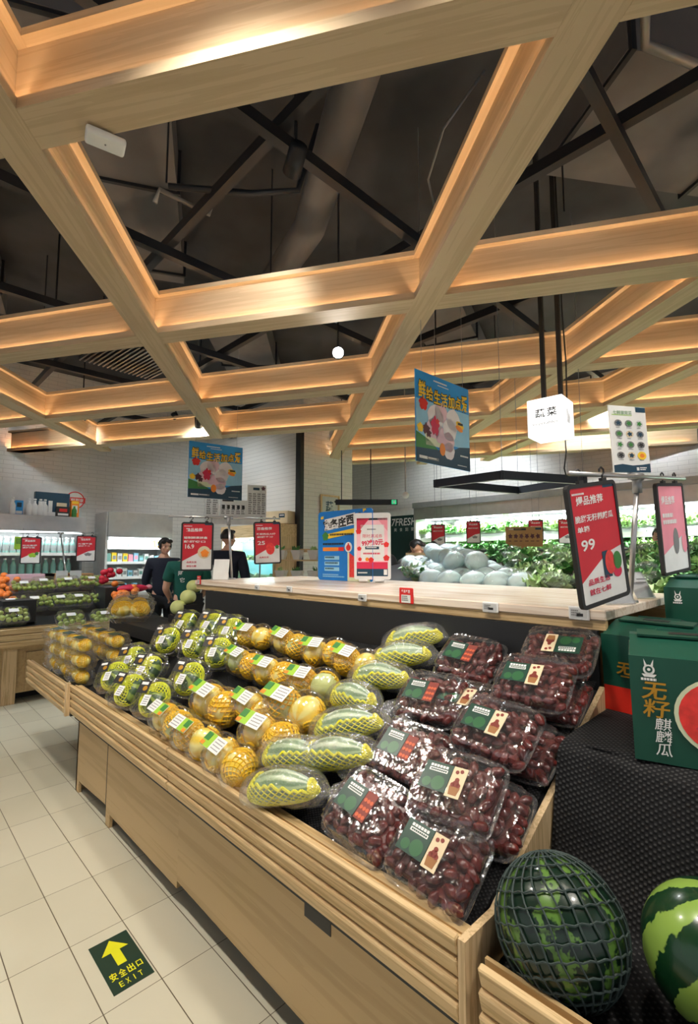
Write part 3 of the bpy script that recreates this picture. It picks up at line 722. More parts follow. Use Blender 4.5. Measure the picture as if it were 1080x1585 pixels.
# --- horn melons in yellow foam sleeves, each bagged
def horn_mesh(seed):
    m = MB(); m.ball((0, 0, 0), (.046, .125, .043), 28, 22)
    for q in m.last: q.co.z += -1.0*(q.co.y**2)*1.1; q.co.x *= 1-.22*(q.co.y/.125)
    me = m.mesh('melon', K['palemelon'], True); return me
HORN = horn_mesh(1)
def horn_net(open_):
    m = MB(); vs = {}; nu, nv = 17, 30
    def V(i, j):
        k = (i % (2*nu), j)
        if k not in vs:
            a = pi*i/nu; b = pi*(.03+.94*j/nv); x, y, z = .0510*sin(b)*cos(a), .130*cos(b), .0475*sin(b)*sin(a)
            vs[k] = m.bm.verts.new((x*(1-.22*(y/.13)), y, z-1.1*y*y))
        return vs[k]
    for j in range(nv-1):
        for i in range(2*nu):
            if (i+j) % 2 == 0:
                q = (V(i, j), V(i+1, j+1), V(i, j+2), V(i-1, j+1)); c = sum((v.co for v in q), Vector())/4
                zz = c.z+1.1*c.y*c.y
                if not (zz*.80-c.x*.60 > .004+open_*c.y and abs(c.y-.010) < .100): m.bm.faces.new(q)
    bmesh.ops.delete(m.bm, geom=[v for v in m.bm.verts if not v.link_faces], context='VERTS')
    bmesh.ops.recalc_face_normals(m.bm, faces=m.bm.faces)
    rimp = [(e.verts[0].co.copy(), e.verts[1].co.copy()) for e in m.bm.edges if len(e.link_faces) == 1]
    bmesh.ops.wireframe(m.bm, faces=m.bm.faces[:], thickness=.0052, offset=0, use_replace=True, use_boundary=True, use_even_offset=False, use_relative_offset=False)
    for a, b in rimp: m.cyl(a, b, .0048, n=6)
    return m.mesh('foam_sleeve', K['brightfoam'])
HNET = [horn_net(.10), horn_net(-.12)]
def horn_bag(seed):
    m = MB(); rnd = random.Random(seed); rings = []
    for i in range(15):
        u = i/14; y = -.165+.33*u; w = .056*sqrt(max(.02, 1-abs(2*u-1)**4))+.004; h = .050*sqrt(max(0, 1-abs(2*u-1)**3.2))+.002
        zc = -1.0*(y*y)
        rings.append([(w*cos(2*pi*k/20)*(1+rnd.uniform(-.06, .06)), y, zc+h*sin(2*pi*k/20)*(1+rnd.uniform(-.08, .08))) for k in range(20)])
    # flat twisted tail
    for i in range(4): rings.append([((.03+.012*i)*cos(2*pi*k/20)*(1+rnd.uniform(-.1, .1)), .17+.018*i, -.03-.006*i+(.006+.003*i)*sin(2*pi*k/20)+rnd.uniform(-.005, .005)) for k in range(20)])
    return m.loft(rings).mesh('plastic_bag', K['bag'], True)
HBAG = [horn_bag(1), horn_bag(2)]
HM = [((1.94, 1.53, 1.12), 'topmost, lying behind the others'), ((1.80, 1.50, 1.055), 'second from the top'), ((1.655, 1.50, .985), 'third from the top, pointing toward dates'), ((1.50, 1.52, .922), 'fourth from the top, showing its rounded end'),
      ((1.37, 1.42, .862), 'fifth from the top'), ((1.25, 1.36, .80), 'sixth from the top, beside a date box'), ((1.155, 1.49, .785), 'second from the bottom'), ((1.05, 1.42, .725), 'nearest the front edge of the counter')]
for k, (p, w) in enumerate(HM):
    t = thing('horn_melon', 'green horn melon in yellow foam sleeve, %s' % w, 'melon', group='bagged horn melons in yellow foam sleeves')
    f = link('melon', HORN, t, (0, 0, .086)); link('foam_sleeve', HNET[k % 2], t, (0, 0, .086)); link('plastic_bag', HBAG[k % 2], t, (0, 0, .086))
    rr = random.Random(k+40)
    put(t, p, .125, R([206, 206, 192, 188, 208, 204, 200, 204][k]), R(4), .05)
    t.scale = (1.12, 1.06 if k != 3 else .85, 1.15)

K['whiterind'] = flat('melon_picture_rind', srgb(220, 226, 190), .4); K['fleshred'] = flat('melon_picture_flesh', srgb(232, 60, 54), .4, noise=.16, scale=50); K['boxred'] = flat('carton_red', srgb(226, 46, 30), .42)
K['palegrey'] = flat('pale_grey_screen', (.60, .61, .60, 1), .4)
K['rosepale'] = flat('print_pale_rose', srgb(248, 196, 206), .45)
K['softwhite'] = flat('print_soft_white', srgb(244, 236, 238), .5); K['softpink'] = flat('print_soft_pink', srgb(232, 196, 208), .5); K['maroonprint'] = flat('print_maroon', srgb(90, 40, 50), .5)
K['mirror'] = flat('mirror_steel', (.72, .76, .76, 1), .12, .95); K['greensign'] = emit('exit_sign_green', srgb(40, 150, 100), 1.2); K['brandgreen'] = flat('dark_green_wall', srgb(20, 58, 56), .5); K['tealglow'] = flat('turquoise_panel', srgb(120, 205, 205), .4)
# ================================================================== WATERMELON BIN AND CARTONS (near right)
def at(px, py, Z):       # a point of the place seen at photo position (px, py), Z metres in front of the camera
    return Vector((0, 0, 1.5)) + (FWD + RT*((px-540)/745.0) - UP*((py-792.5)/745.0))*Z
t = thing('watermelon_bin', 'nearest slatted oak bin lined with black mesh, holding watermelons', 'bin', (1.4, .1, 0))
for k in range(4): MB().box((.972-1.4, .04, .640-.021-.0465*k), (.018, .90, .043), (0, R(-16), 0), .003).build('slat', K['oak_y'], t)
MB().bx(-.41, -.40, -.45, .49, .44, .64).build('slat_backing', K['panel'], t)
MB().bx(-.425, -.40, -.45, .49, .612, .622).build('top_rail', K['oak_y'], t)
MB().bx(-.375, -.357, -.45, .49, .07, .45).build('base_panel', K['panel'], t)
MB().bx(-.05, .9, -.45, .48, 0, .46).build('carcass', K['panel'], t)
m = MB(); N, M_ = 46, 30; rnd = random.Random(5); rows = []
prof = [(1.022, .60), (1.03, .57), (1.10, .556), (1.27, .556), (1.345, .59), (1.40, .70), (1.45, .86), (1.476, .935), (1.51, .953), (1.60, .956), (2.0, .956), (2.36, .956)]
def pz(s):
    f = s*(len(prof)-1); i = min(int(f), len(prof)-2); f -= i; return prof[i][0]*(1-f)+prof[i+1][0]*f, prof[i][1]*(1-f)+prof[i+1][1]*f
for i in range(N+1):
    y = .616-1.07*i/N; r = []
    for j in range(M_*2+1):
        x, z = pz(j/(M_*2)); w = .010*sin(14*y+5*x)+.006*sin(31*y-9*z)
        r.append(m.bm.verts.new((x+(w if .58 < z < .95 else 0), y, z+(w*.4 if 1.1 < x < 1.45 else 0)+.002*rnd.random())))
    rows.append(r)
for i in range(N):
    for j in range(M_*2): m.bm.faces.new((rows[i][j], rows[i+1][j], rows[i+1][j+1], rows[i][j+1]))
tag(m.build('mesh_cover', K['meshcoarse'], smooth=True), 'coarse black mesh draped over the step under the watermelon cartons', 'mat')
MB().prism([(1.37, -.45, .46), (1.505, -.45, .93), (2.36, -.45, .94), (2.36, -.45, .5)], (0, 1.03, 0)).build('step_block', K['black'], t, loc=(-1.4, -.1, 0))

def rope_net(r, rz, n_m, n_p, rad, twist, seed):
    m = MB(); rnd = random.Random(seed)
    for k in range(n_m):
        pts = []
        for j in range(25):
            b = pi*(.02+.96*j/24); a = 2*pi*k/n_m+twist*(b-pi/2)+.03*sin(6*b+k)
            f = 1.015+.05*max(0, (b-2.3)); pts.append((r*f*sin(b)*cos(a), r*f*sin(b)*sin(a), rz*f*cos(b)))
        m.tube(pts, rad, 5)
    for j in range(1, n_p):
        b = pi*j/n_p; pts = []
        for k in range(n_m*2):
            a = 2*pi*k/(n_m*2); w = .012*(1 if k % 2 else -1)
            f = 1.017; pts.append((r*f*sin(b+w)*cos(a), r*f*sin(b+w)*sin(a), rz*f*cos(b+w)))
        m.tube(pts, rad, 5, True)
    return m
c = at(866, 1432, 1.055)
t = thing('watermelon', 'dark watermelon in a knotted black rope net, in the near bin', 'watermelon', c, (Matrix.Rotation(R(30), 3, Vector((-.8, .6, 0))) @ Matrix.Rotation(R(40), 3, 'Z')).to_euler())
f = MB(); f.ball((0, 0, 0), (.131, .131, .130), 40, 28); f.build('rind', K['darkmelon'], t, True)
nb = rope_net(.1335, .1325, 27, 15, .0021, .25, 1)
for k in range(11):      # loose gathered net at the right and foot
    a = rnd.uniform(-1.0, .4); p = Vector((.13*cos(a), .13*sin(a), -.03-.09*rnd.random())); pts = [p*1.02]
    for q in range(4): pts.append(pts[-1]+Vector((.012*cos(a)+rnd.uniform(-.01, .01), .012*sin(a)+rnd.uniform(-.012, .012), -.010+rnd.uniform(-.012, .008))))
    nb.tube(pts, .0017, 5)
nb.build('rope_net', K['darknet'], t)
t = thing('watermelon', 'striped light and dark green watermelon at the right picture edge', 'watermelon', at(1104, 1478, .955), (R(20), R(18), R(-35)))
f = MB(); f.ball((0, 0, 0), (.124, .124, .128), 40, 28); f.build('rind', K['watermelon'], t, True)
MB().tube([(0, 0, .122), (.004, 0, .134), (.014, .004, .142)], .004, 6).build('stem', K['green'], t)

def emblem(s, u, v, k, layer=3):
    s.poly('paper', [(u-.010*k, v+.006*k), (u-.012*k, v+.03*k), (u-.004*k, v+.012*k)], layer, 'emblem'); s.poly('paper', [(u+.010*k, v+.006*k), (u+.012*k, v+.03*k), (u+.004*k, v+.012*k)], layer, 'emblem')
    s.disc('paper', u, v, .014*k, layer, 'emblem'); s.disc('boxgreen', u, v+.001*k, .009*k, layer+1, 'emblem'); s.disc('paper', u, v+.001*k, .004*k, layer+2, 'emblem')
    s.poly('paper', [(u-.018*k, v-.012*k), (u+.018*k, v-.012*k), (u+.012*k, v-.02*k), (u-.012*k, v-.02*k)], layer, 'emblem')
    s.lines('paper', u-.02*k, u+.02*k, v-.034*k, v-.023*k, 1, layer, 3)
def carton(label, P, e, kind, hgt=.272):
    rz = atan2(e[1], e[0]); t = thing('watermelon_carton', label, 'carton', P, rz, 'green watermelon cartons'); w, d = .275, .27
    m = MB(); m.loft([[(0, 0, 0), (w, 0, 0), (w, d, 0), (0, d, 0)], [(-.004, -.003, hgt), (w+.004, -.003, hgt), (w+.004, d+.003, hgt), (-.004, d+.003, hgt)]]).build('carton_body', K['boxgreen'], t)
    # folded top: two sloping panels meeting in a ridge, tucked flaps and handle slot
    m = MB(); m.prism([(0, .002, hgt), (0, d*.40, hgt+.042), (0, d*.60, hgt+.042), (0, d-.002, hgt)], (w, 0, 0)).build('gable_top', K['boxgreen'], t)
    m = MB(); m.box((w*.5, d*.42, hgt+.047), (w*.86, .05, .006), (R(10), 0, 0)); m.build('tuck_flap', K['boxgreen'], t)
    m = MB(); m.box((w*.5, d*.60, hgt+.052), (w*.5, .05, .005), (R(-12), 0, 0)); m.build('tuck_flap', K['boxgreen'], t)
    MB().box((w*.5, d*.42, hgt+.0505), (w*.3, .018, .002), (R(10), 0, 0)).build('handle_slot', K['ink'], t)
    s = Sheet(t, -.0035)
    if kind == 'A':
        emblem(s, .042, .238, .95)
        s.text('gold', '无', .052, .184, .056, .045, bold=.018, skew=.12); s.text('gold', '籽', .055, .139, .060, .047, bold=.012, skew=.12)
        for ch, v in (('麒', .101), ('麟', .069), ('瓜', .037)): s.text('paper', ch, .068, v, .036, .032, bold=.004, skew=.1)
        s.disc('whiterind', .205, .134, .112, 1, 'melon_picture', .100); s.disc('fleshred', .206, .134, .103, 2, 'melon_picture', .091)
        for k in range(16):
            a = k*2.4; r = .02+.0045*k; s.disc('rose', .206+r*cos(a), .134+r*sin(a)*.82, .004, 3, 'melon_picture', .002, 8, a)
        s.text('gold', '当季精选', .20, .017, .11, .019, bold=.012)
    elif kind == 'B':
        s.rect('boxred', .001, .274, .0, .085, 1); emblem(s, .17, .236, .95)
        s.text('gold', '无', .072, .150, .05, .042, bold=.03, skew=.1); s.text('gold', '籽', .128, .150, .05, .042, bold=.012, skew=.1)
        s.lines('gold', .06, .16, .118, .126, 1, 3, 4); s.lines('paper', .15, .22, .042, .06, 2, 3, 6); s.rect('paper', .16, .20, .025, .036, 3)
    else: emblem(s, .05, .23, .95)
    s.done(); return t
carton('front green watermelon carton with round red melon picture', (1.492, .420, .958), (.26, -.965), 'A')
carton('green watermelon carton with red lower band, behind the front carton', (1.90, .622, .958), (-.13, -.99), 'B', .262)
t = thing('display_plinth', 'low dark plinth beside the right end of the ledge', 'plinth', (2.72, .30, 0)); MB().bx(-.27, .25, -.32, .29, 0, 1.075).build('plinth_body', K['black'], t); MB().bx(-.275, .255, -.325, .295, 1.075, 1.085).build('plinth_top', K['ledge'], t)
carton('furthest green watermelon carton, beyond the other two at the right edge', (2.56, .565, 1.087), (-.05, -1), 'C', .272)

# ================================================================== SIGNS ON AND AROUND THE LEDGE
def red_sheet(s, w, h, rows, price='', pic=None, seed=1):
    s.rect('paper', .012, w-.012, -h+.012, -.012, 1)
    s.poly('red', [(.012, -.012), (w-.012, -.012), (w-.012, -h*.56), (w*.62, -h*.60), (.012, -h*.80)], 2)
    s.lines('paper', .05*w+.01, w*.34, -h*.10, -h*.075, 1, 3, seed); s.rect('navyprint', w*.72, w-.012, -.024, -.012, 3)
    for (body, u, v, ww, hh) in rows: s.text('paper' if v > -.62 else 'rose', body, u*w, v*h, ww*w, hh*h, 4, .02)
    if price: s.text('paper', price, .27*w, -.50*h, .27*w, .09*h, 4, .02)
    if pic: pic(s, w, h)
def frame(root, w, h, mat='ink', b=.014, name='sign_frame'):
    m = MB(); r = .02
    def rr(x0, x1, z0, z1, rad):
        o = []
        for (cx, cz, a0) in ((x1-rad, z1-rad, 0), (x0+rad, z1-rad, 90), (x0+rad, z0+rad, 180), (x1-rad, z0+rad, 270)):
            for k in range(5): a = R(a0+22.5*k); o.append((cx+rad*cos(a), cz+rad*sin(a)))
        return o
    A, B = rr(0, w, -h, 0, r), rr(b, w-b, -h+b, -b, r*.4); n = len(A)
    for k in range(n):
        a, c, d, e = A[k], A[(k+1) % n], B[(k+1) % n], B[k]
        m.loft([[(a[0], -.008, a[1]), (c[0], -.008, c[1]), (d[0], -.008, d[1]), (e[0], -.008, e[1])], [(a[0], .008, a[1]), (c[0], .008, c[1]), (d[0], .008, d[1]), (e[0], .008, e[1])]])
    bmesh.ops.remove_doubles(m.bm, verts=m.bm.verts, dist=.0002)
    m.build(name, K[mat], root); MB().bx(.006, w-.006, -.003, .003, -h+.006, -.006).build('backing_board', K['paper'], root)
def hook(root, u, up=.045):
    m = MB(); m.box((u, 0, .004), (.026, .014, .014)); m.tube([(u, 0, .008), (u, 0, up*.45), (u+.012, 0, up*.62), (u+.013, 0, up*.9), (u, 0, up*1.1), (u-.013, 0, up*.95), (u-.014, 0, up*.75)], .0035, 6); m.build('hook', K['ink'], root)
def hang_sign(label, P, w, h, a, incl, rows, price='', pic=None, up=.045, group='red promotion signs', seed=1, hooks=(.3, .78)):
    t = thing('hanging_sign', label, 'sign', P, (0, -incl, R(a-44.574)), group); frame(t, w, h)
    s = Sheet(t, -.0035); red_sheet(s, w, h, rows, price, pic, seed); s.done()
    for u in hooks: hook(t, u*w, up)
    return t
def pic_melon(s, w, h):
    s.rect('navyprint', w*.52, w*.68, -h*.80, -h*.58, 4, 'printed_picture'); s.disc('fleshred', w*.66, -h*.68, w*.10, 5, ry=h*.10); s.disc('green', w*.82, -h*.68, w*.09, 5, ry=h*.075); s.disc('rose', w*.80, -h*.77, w*.09, 4, ry=h*.05)
def pic_bowl(s, w, h): s.disc('cream', w*.72, -h*.62, w*.2, 4); s.disc('orange', w*.74, -h*.64, w*.12, 5, wob=.1)
def pic_red(s, w, h): s.disc('fleshred', w*.6, -h*.64, w*.16, 4, ry=h*.14); s.disc('green', w*.85, -h*.6, w*.07, 4, wob=.2)
def pic_green(s, w, h): s.disc('lime', w*.6, -h*.68, w*.2, 4, ry=h*.08, wob=.12); s.disc('green', w*.8, -h*.62, w*.09, 5, wob=.15)
def pic_grey(s, w, h): s.disc('greyink', w*.6, -h*.72, w*.18, 4, ry=h*.06, wob=.15)
NR = [('爆品推荐', .42, -.14, .55, .075), ('脆甜无籽麒麟瓜', .47, -.285, .78, .06), ('单箱', .22, -.37, .24, .05), ('品质生活', .40, -.80, .44, .05), ('就在七鲜', .40, -.88, .44, .05)]
hang_sign('largest red hanging sign, with watermelon picture, nearest on the tall stand', at(873, 752, 1.62), .29, .425, 31, R(9), NR, '99', pic_melon)
# the second sign is red too; its glare is painted in as pale pink
t = thing('hanging_sign', 'red hanging sign with glare painted pale pink, right arm of the tall stand', 'sign', at(1012, 748, 2.17), (0, -R(5), R(35-44.574)), 'red promotion signs'); frame(t, .29, .42)
s = Sheet(t, -.0035); s.rect('paper', .012, .278, -.408, -.012, 1); s.poly('pink', [(.012, -.012), (.278, -.012), (.278, -.23), (.012, -.33)], 2); s.text('paper', '爆品推荐', .11, -.08, .14, .04, 4, .02); s.lines('paper', .04, .2, -.20, -.14, 2, 4, 2); s.disc('greyink', .16, -.27, .03, 3, ry=.06); s.disc('pink', .25, -.28, .03, 3, ry=.05); s.done()
for u in (.09, .22): hook(t, u)
# tall stand with crossbar
def stand(label, base, top, L, Rr, r=.011):
    t = thing('sign_stand', label, 'sign stand', base); base = Vector(base); top = Vector(top)-base; L = Vector(L)-base; Rr = Vector(Rr)-base
    MB().cyl((0, 0, 0), (0, 0, .008), .032, n=24).build('base_plate', K['steel'], t, True); MB().cyl((0, 0, .008), top-Vector((0, 0, .03)), r, n=14).build('pole', K['steel'], t, True)
    MB().cyl(top-Vector((0, 0, .07)), top, r*1.7, n=14).cyl(top+(L-top).normalized()*.04, top+(Rr-top).normalized()*.04, r*1.6, n=14).build('tee_joint', K['greymetal'], t, True)
    MB().cyl(L, Rr, r*.8, n=12).build('crossbar', K['steel'], t, True); return t
L0, R0 = at(881, 733, 1.60), at(1058, 741, 2.36)
stand('tall steel sign stand on the right end of the ledge', (2.33, .645, 1.301), at(985, 738, 2.06), L0, R0)
# recipe board clipped above the crossbar
t = thing('recipe_board', 'white recipe board with twelve dish pictures above the tall sign stand', 'sign', at(950, 731, 2.05), (0, R(-3), R(20-44.574)))
MB().bx(0, .215, -.002, .004, 0, .292).build('board', K['paper'], t); MB().bx(.09, .115, .004, .012, -.03, .05).build('clip', K['greymetal'], t)
s = Sheet(t, -.002); s.rect('navyprint', .155, .213, .268, .29, 2); s.text('green', '七鲜家常菜', .075, .262, .11, .018, 3, 0); s.rect('lime', .012, .13, .25, .2525, 2)
rr = random.Random(4)
for i in range(3):
    for j in range(4):
        u, v = .045+.062*i, .215-.047*j
        if (i, j) == (2, 3): s.disc('yellow', u, v, .026, 3, ry=.018); s.disc('orange', u, v, .014, 4, ry=.009)
        else: s.disc(rr.choice(['greyink', 'palegrey', 'cream']), u, v, .022, 3, ry=.015); s.disc(rr.choice(['ink', 'green', 'navyprint', 'green']), u, v, .013, 4, ry=.009, wob=.25, seed=i*4+j)
        s.lines('greyink', u-.016, u+.016, v-.023, v-.0185, 1, 3, i+j)
s.poly('navyprint', [(.001, 0), (.214, 0), (.214, .040), (.17, .034), (.11, .030), (.05, .036), (.001, .030)], 2); s.rect('paper', .13, .145, .008, .022, 3); s.lines('paper', .15, .20, .007, .023, 2, 3, 5); s.done()

# middle stand with two red signs
MR = [('精品推荐', .40, -.16, .5, .075), ('秘制鲜果拼盘', .45, -.32, .72, .05), ('酸甜爽口', .42, -.40, .66, .045), ('品质生活', .34, -.82, .30, .04), ('就在七鲜', .34, -.90, .30, .04)]
hang_sign('red hanging sign with price 16 and fruit bowl, left on the middle stand', at(281, 808, 4.10), .265, .415, 14, R(0), MR, '16.9', pic_bowl)
hang_sign('red hanging sign with price 25, right on the middle stand', at(392, 808, 4.55), .26, .40, 22, R(2), [('百香推荐', .40, -.16, .55, .07), ('新鲜西瓜大瓣', .45, -.29, .7, .05), ('鲜甜多汁', .42, -.36, .6, .045), ('品质生活', .36, -.84, .34, .04)], '25', pic_red)
stand('steel sign stand with crossbar at the far end of the ledge', (2.20, 3.66, 1.301), at(354, 801, 4.19), at(261, 799, 4.05), at(433, 803, 4.60), .010)

# small white paper stand, tags on the rail
t = thing('paper_stand', 'folded white paper stand at the far left end of the ledge', 'sign', (2.02, 3.63, 1.301), R(-50))
MB().box((.05, .012, .085), (.13, .003, .17), (R(-12), 0, 0)).build('card', K['paper'], t); MB().box((.05, .05, .05), (.10, .003, .11), (R(24), 0, 0)).build('rear_leg', K['white'], t)
def price_tag(label, px, py, w=.066, h=.042, red=None, seed=1):
    y = (lambda d: d.y*1.912/d.x)(FWD+RT*((px-540)/745.0)-UP*((py-792.5)/745.0)); d = FWD+RT*((px-540)/745.0)-UP*((py-792.5)/745.0); z = 1.5+d.z*1.912/d.x
    t = thing('price_tag', label, 'price tag', (1.9055, y, z), R(-90), 'price tags on the ledge rail')
    if red:
        MB().box((0, 0, 0), (w, .006, h), None, .004).build('holder', K['tagred'], t)
        s = Sheet(t, -.003); s.rect('paper', -w*.33, w*.33, -h*.44, h*.06, 2); s.lines('greyink', -w*.28, w*.28, -h*.36, h*.0, 3, 3, seed)
        s.text('paper', red, 0, h*.28, w*.62, h*.2, 3, .02); s.done()
    else:
        MB().box((0, 0, 0), (w, .010, h), None, .003).build('case', K['white'], t)
        s = Sheet(t, -.005); s.rect('palegrey', -w*.42, w*.42, -h*.36, h*.36, 1); s.lines('greyink', -w*.36, w*.1, -h*.25, h*.25, 3, 2, seed); s.rect('ink', -w*.1, w*.22, -h*.22, 0, 2); s.done()
    return t
price_tag('small white price tag, leftmost on the ledge rail', 399, 909, .05, .034, seed=1)
price_tag('small white price tag, second from left on the ledge rail', 449, 912, .055, .038, seed=2)
price_tag('white price tag below the white framed screen', 562, 925, .062, .04, seed=3)
price_tag('white price tag between red tag and tall stand', 760, 940, .074, .044, seed=4)
price_tag('white price tag below the largest red hanging sign', 897, 949, .074, .05, seed=5)
price_tag('red price tag reading 多买多惠 in the middle of the ledge rail', 630, 922, .088, .078, '多买多惠', 6)
price_tag('small red price tag at the far left corner of the ledge', 309, 898, .06, .07, '多买多惠', 7)
# tent cards of clear acrylic beside the tall stand
for (x, y, rz, w) in ((2.21, .685, -38, 'left of the pole, behind the big sign'), (2.58, .70, -20, 'right of the pole')):
    t = thing('tent_card', 'clear acrylic tent card, %s' % w, 'card holder', (x, y, 1.301), R(rz), 'acrylic tent cards')
    for sgn in (1, -1): MB().box((0, sgn*.035, .062), (.13, .003, .135), (R(sgn*28), 0, 0)).build('panel', K['acrylic'], t)
    p = MB().box((0, -.032, .062), (.12, .001, .125), (R(-28), 0, 0)).build('paper_insert', K['paper'], t)
    m = MB()
    for k in range(4): m.box((.0+.008*(k % 2), -.0335+.007*k-.012, .09-.016*k), (.07, .001, .006), (R(-28), 0, 0))
    m.build('small_print', K['greyink'], p)

# blue poster board standing on the ledge
t = thing('poster_board', 'blue watermelon poster board behind the white framed screen', 'sign', at(492, 893, 4.0), R(-88)); w, h = .60, .56
t.location.z = 1.302
def rrect(w, h, r, n=6):
    o = []
    for (cx, cz, a0) in ((w-r, h-r, 0), (r, h-r, 90), (r, r, 180), (w-r, r, 270)):
        for k in range(n+1): a = R(a0+90.0*k/n); o.append((cx+r*cos(a), 0, cz+r*sin(a)))
    return o
MB().prism(rrect(w, h, .03), (0, .008, 0)).build('board', K['cobalt'], t); MB().box((w*.5, .06, .15), (.2, .004, .32), (R(18), 0, 0)).build('strut', K['white'], t)
s = Sheet(t, 0)
s.poly('paper', [(.08, .40), (.42, .44), (.42, .535), (.08, .495)], 2); s.text('ink', '庞各庄', .19, .455, .27, .085, 3, .05, R(6)); s.text('ink', '西瓜', .41, .485, .17, .085, 3, .05, R(6))
s.text('yellow', '“', .05, .51, .035, .03, 3, .05); s.text('yellow', '”', .52, .545, .035, .03, 3, .05)
s.poly('yellow', [(.12, .335), (.44, .375), (.44, .415), (.12, .375)], 3); s.lines('ink', .14, .42, .35, .375, 1, 4, 3); s.disc('green', .09, .355, .035, 4, wob=.1)
s.rect('orange', .06, .30, .235, .265, 3); s.rect('tagred', .24, .30, .235, .265, 4); s.lines('ink', .06, .32, .275, .30, 1, 3, 8)
s.disc('paper', .35, .265, .04, 3); s.disc('tagred', .35, .26, .024, 4); s.rect('tagred', .343, .357, .275, .295, 4)
for k in range(3): s.rect('paleblue', .08, .25, .165-.045*k, .195-.045*k, 3); s.lines('navyprint', .09, .24, .170-.045*k, .19-.045*k, 1, 4, k)
s.lines('paleblue', .06, .33, .02, .05, 2, 3, 2)
s.poly('fleshred', [(.36, .03), (.36, .22), (.48, .15), (.56, .03)], 3, 'printed_picture'); s.poly('whiterind', [(.34, .0), (.34, .225), (.36, .22), (.36, .03), (.56, .03), (.58, .0)], 2, 'printed_picture')
s.done()
# white framed screen
t = thing('screen_stand', 'white framed promotion screen reading 99减10元 on the ledge', 'screen', at(548, 900, 3.62), R(-12-44.574)); t.location.z = 1.302; w, h = .275, .50
MB().prism([(x, y, z+.02) for x, y, z in rrect(w, h, .016)], (0, .03, 0)).build('frame', K['white'], t)
for u in (.07, .19): MB().cyl((u-.035, .01, .012), (u+.035, .01, .012), .012, n=12).box((u, .03, .015), (.05, .1, .012)).build('foot', K['white'], t)
s = Sheet(t, 0)
s.rect('rosepale', .02, w-.02, .045, h-.02, 1); s.rect('rose', .02, w-.02, .10, .15, 2); s.poly('rose', [(.02, h-.02), (.12, h-.02), (.02, h-.14)], 2); s.poly('pink', [(w-.02, h-.02), (w-.02, h-.12), (w-.10, h-.02)], 2)
s.rect('navyprint', .02, w-.02, .045, .10, 2); s.rect('ink', .02, w-.02, h-.035, h-.02, 2); s.poly('paper', [(.05, .16), (.23, .16), (.23, .43), (.05, .43)], 2)
s.lines('greyink', .10, .17, .385, .40, 1, 3, 1); s.text('rose', '限时满减券', .14, .345, .15, .028, 3, .0); s.text('rose', '99减10元', .14, .295, .165, .048, 3, .04, R(4)); s.rect('navyprint', .085, .19, .245, .266, 3); s.lines('paper', .095, .18, .25, .262, 1, 4, 3); s.lines('rose', .07, .21, .20, .22, 1, 3, 4)
for (u, v, r) in ((.035, .38, .02), (.245, .28, .02), (.245, .18, .022), (.04, .25, .016), (.13, .165, .02), (.045, .17, .014)): s.disc('tagred', u, v, r, 4, wob=.08)
s.disc('orange', .10, .17, .014, 4); s.rect('paper', .225, .25, .055, .095, 3); s.lines('paper', .03, .12, .06, .075, 1, 3, 5); s.done()

# ------------------------------------------------------------------ hanging square posters and light box
def big_poster(label, TL, rz, seed):
    w = h = .70; t = thing('hanging_poster', label, 'poster', TL, rz, 'blue square hanging posters')
    MB().bx(0, w, 0, .006, -h, 0).build('panel', K['blue'], t)
    z = 4.9-TL[2]; 
    for u in (.08, .62): MB().cyl((u, .003, 0), (u, .003, z), .0022, n=5).build('hanging_wire', K['greymetal'], t)
    s = Sheet(t, 0)
    s.rect('paleblue', .005, .695, -.52, -.22, 1); s.poly('green', [(0, -.60), (.0, -.47), (.16, -.52), (.30, -.60)], 2); s.poly('navyprint', [(0, -.7), (.7, -.7), (.7, -.50), (.55, -.52), (.42, -.575), (0, -.595)], 3)
    s.poly('whiterind', [(.10, -.44), (.30, -.43), (.30, -.56), (.12, -.56)], 2); s.poly('paleblue', [(.46, -.36), (.66, -.34), (.66, -.47), (.46, -.46)], 2)
    for k, ch in enumerate('鲜给生活加点爱'):
        u = .075+.093*k; v = -.155-.018*sin(pi*k/6)*1.5+.012; hh = .155 if k in (0, 6) else .12
        s.text('ink', ch, u, v, .098, hh, 5, .075); s.text('yellow', ch, u, v, .086, hh*.88, 6, .02)
    s.lines('paper', .22, .48, -.055, -.035, 1, 4, 2); s.lines('paper', .27, .43, -.075, -.062, 1, 4, 3)
    # a pink and white cluster of soft rounds with red and yellow accents
    for (u, v, r, m_) in ((.24, -.33, .10, 'softwhite'), (.21, -.42, .08, 'softpink'), (.31, -.28, .08, 'softpink'), (.47, -.31, .09, 'softwhite'), (.42, -.40, .09, 'softwhite'), (.40, -.50, .08, 'softpink'), (.41, -.57, .07, 'softwhite'), (.30, -.46, .07, 'softpink')):
        s.disc(m_, u, v, r, 4+(u > .35), wob=.035, seed=u)
    s.disc('tagred', .09, -.25, .05, 5, wob=.1); s.disc('rose', .23, -.40, .05, 6, ry=.07, wob=.15); s.disc('tagred', .26, -.36, .022, 7, wob=.15); s.disc('yellow', .56, -.335, .055, 6, ry=.028, rot=-.3); s.disc('orange', .55, -.365, .05, 7, ry=.022, rot=-.3); s.rect('ink', .53, .60, -.335, -.315, 8)
    s.disc('orange', .32, -.57, .035, 6, ry=.05); s.disc('yellow', .05, -.44, .035, 5, wob=.1); s.disc('maroonprint', .12, -.44, .04, 5, wob=.2); s.disc('maroonprint', .15, -.47, .03, 5, wob=.2)
    s.rect('paper', .035, .13, -.672, -.650, 5); s.rect('greyink', .13, .27, -.672, -.650, 5); s.lines('paper', .14, .25, -.668, -.654, 1, 6, 3); s.lines('paper', .52, .66, -.675, -.664, 1, 5, 4); s.lines('paper', .56, .68, -.60, -.58, 1, 5, 4)
    s.done(); return t
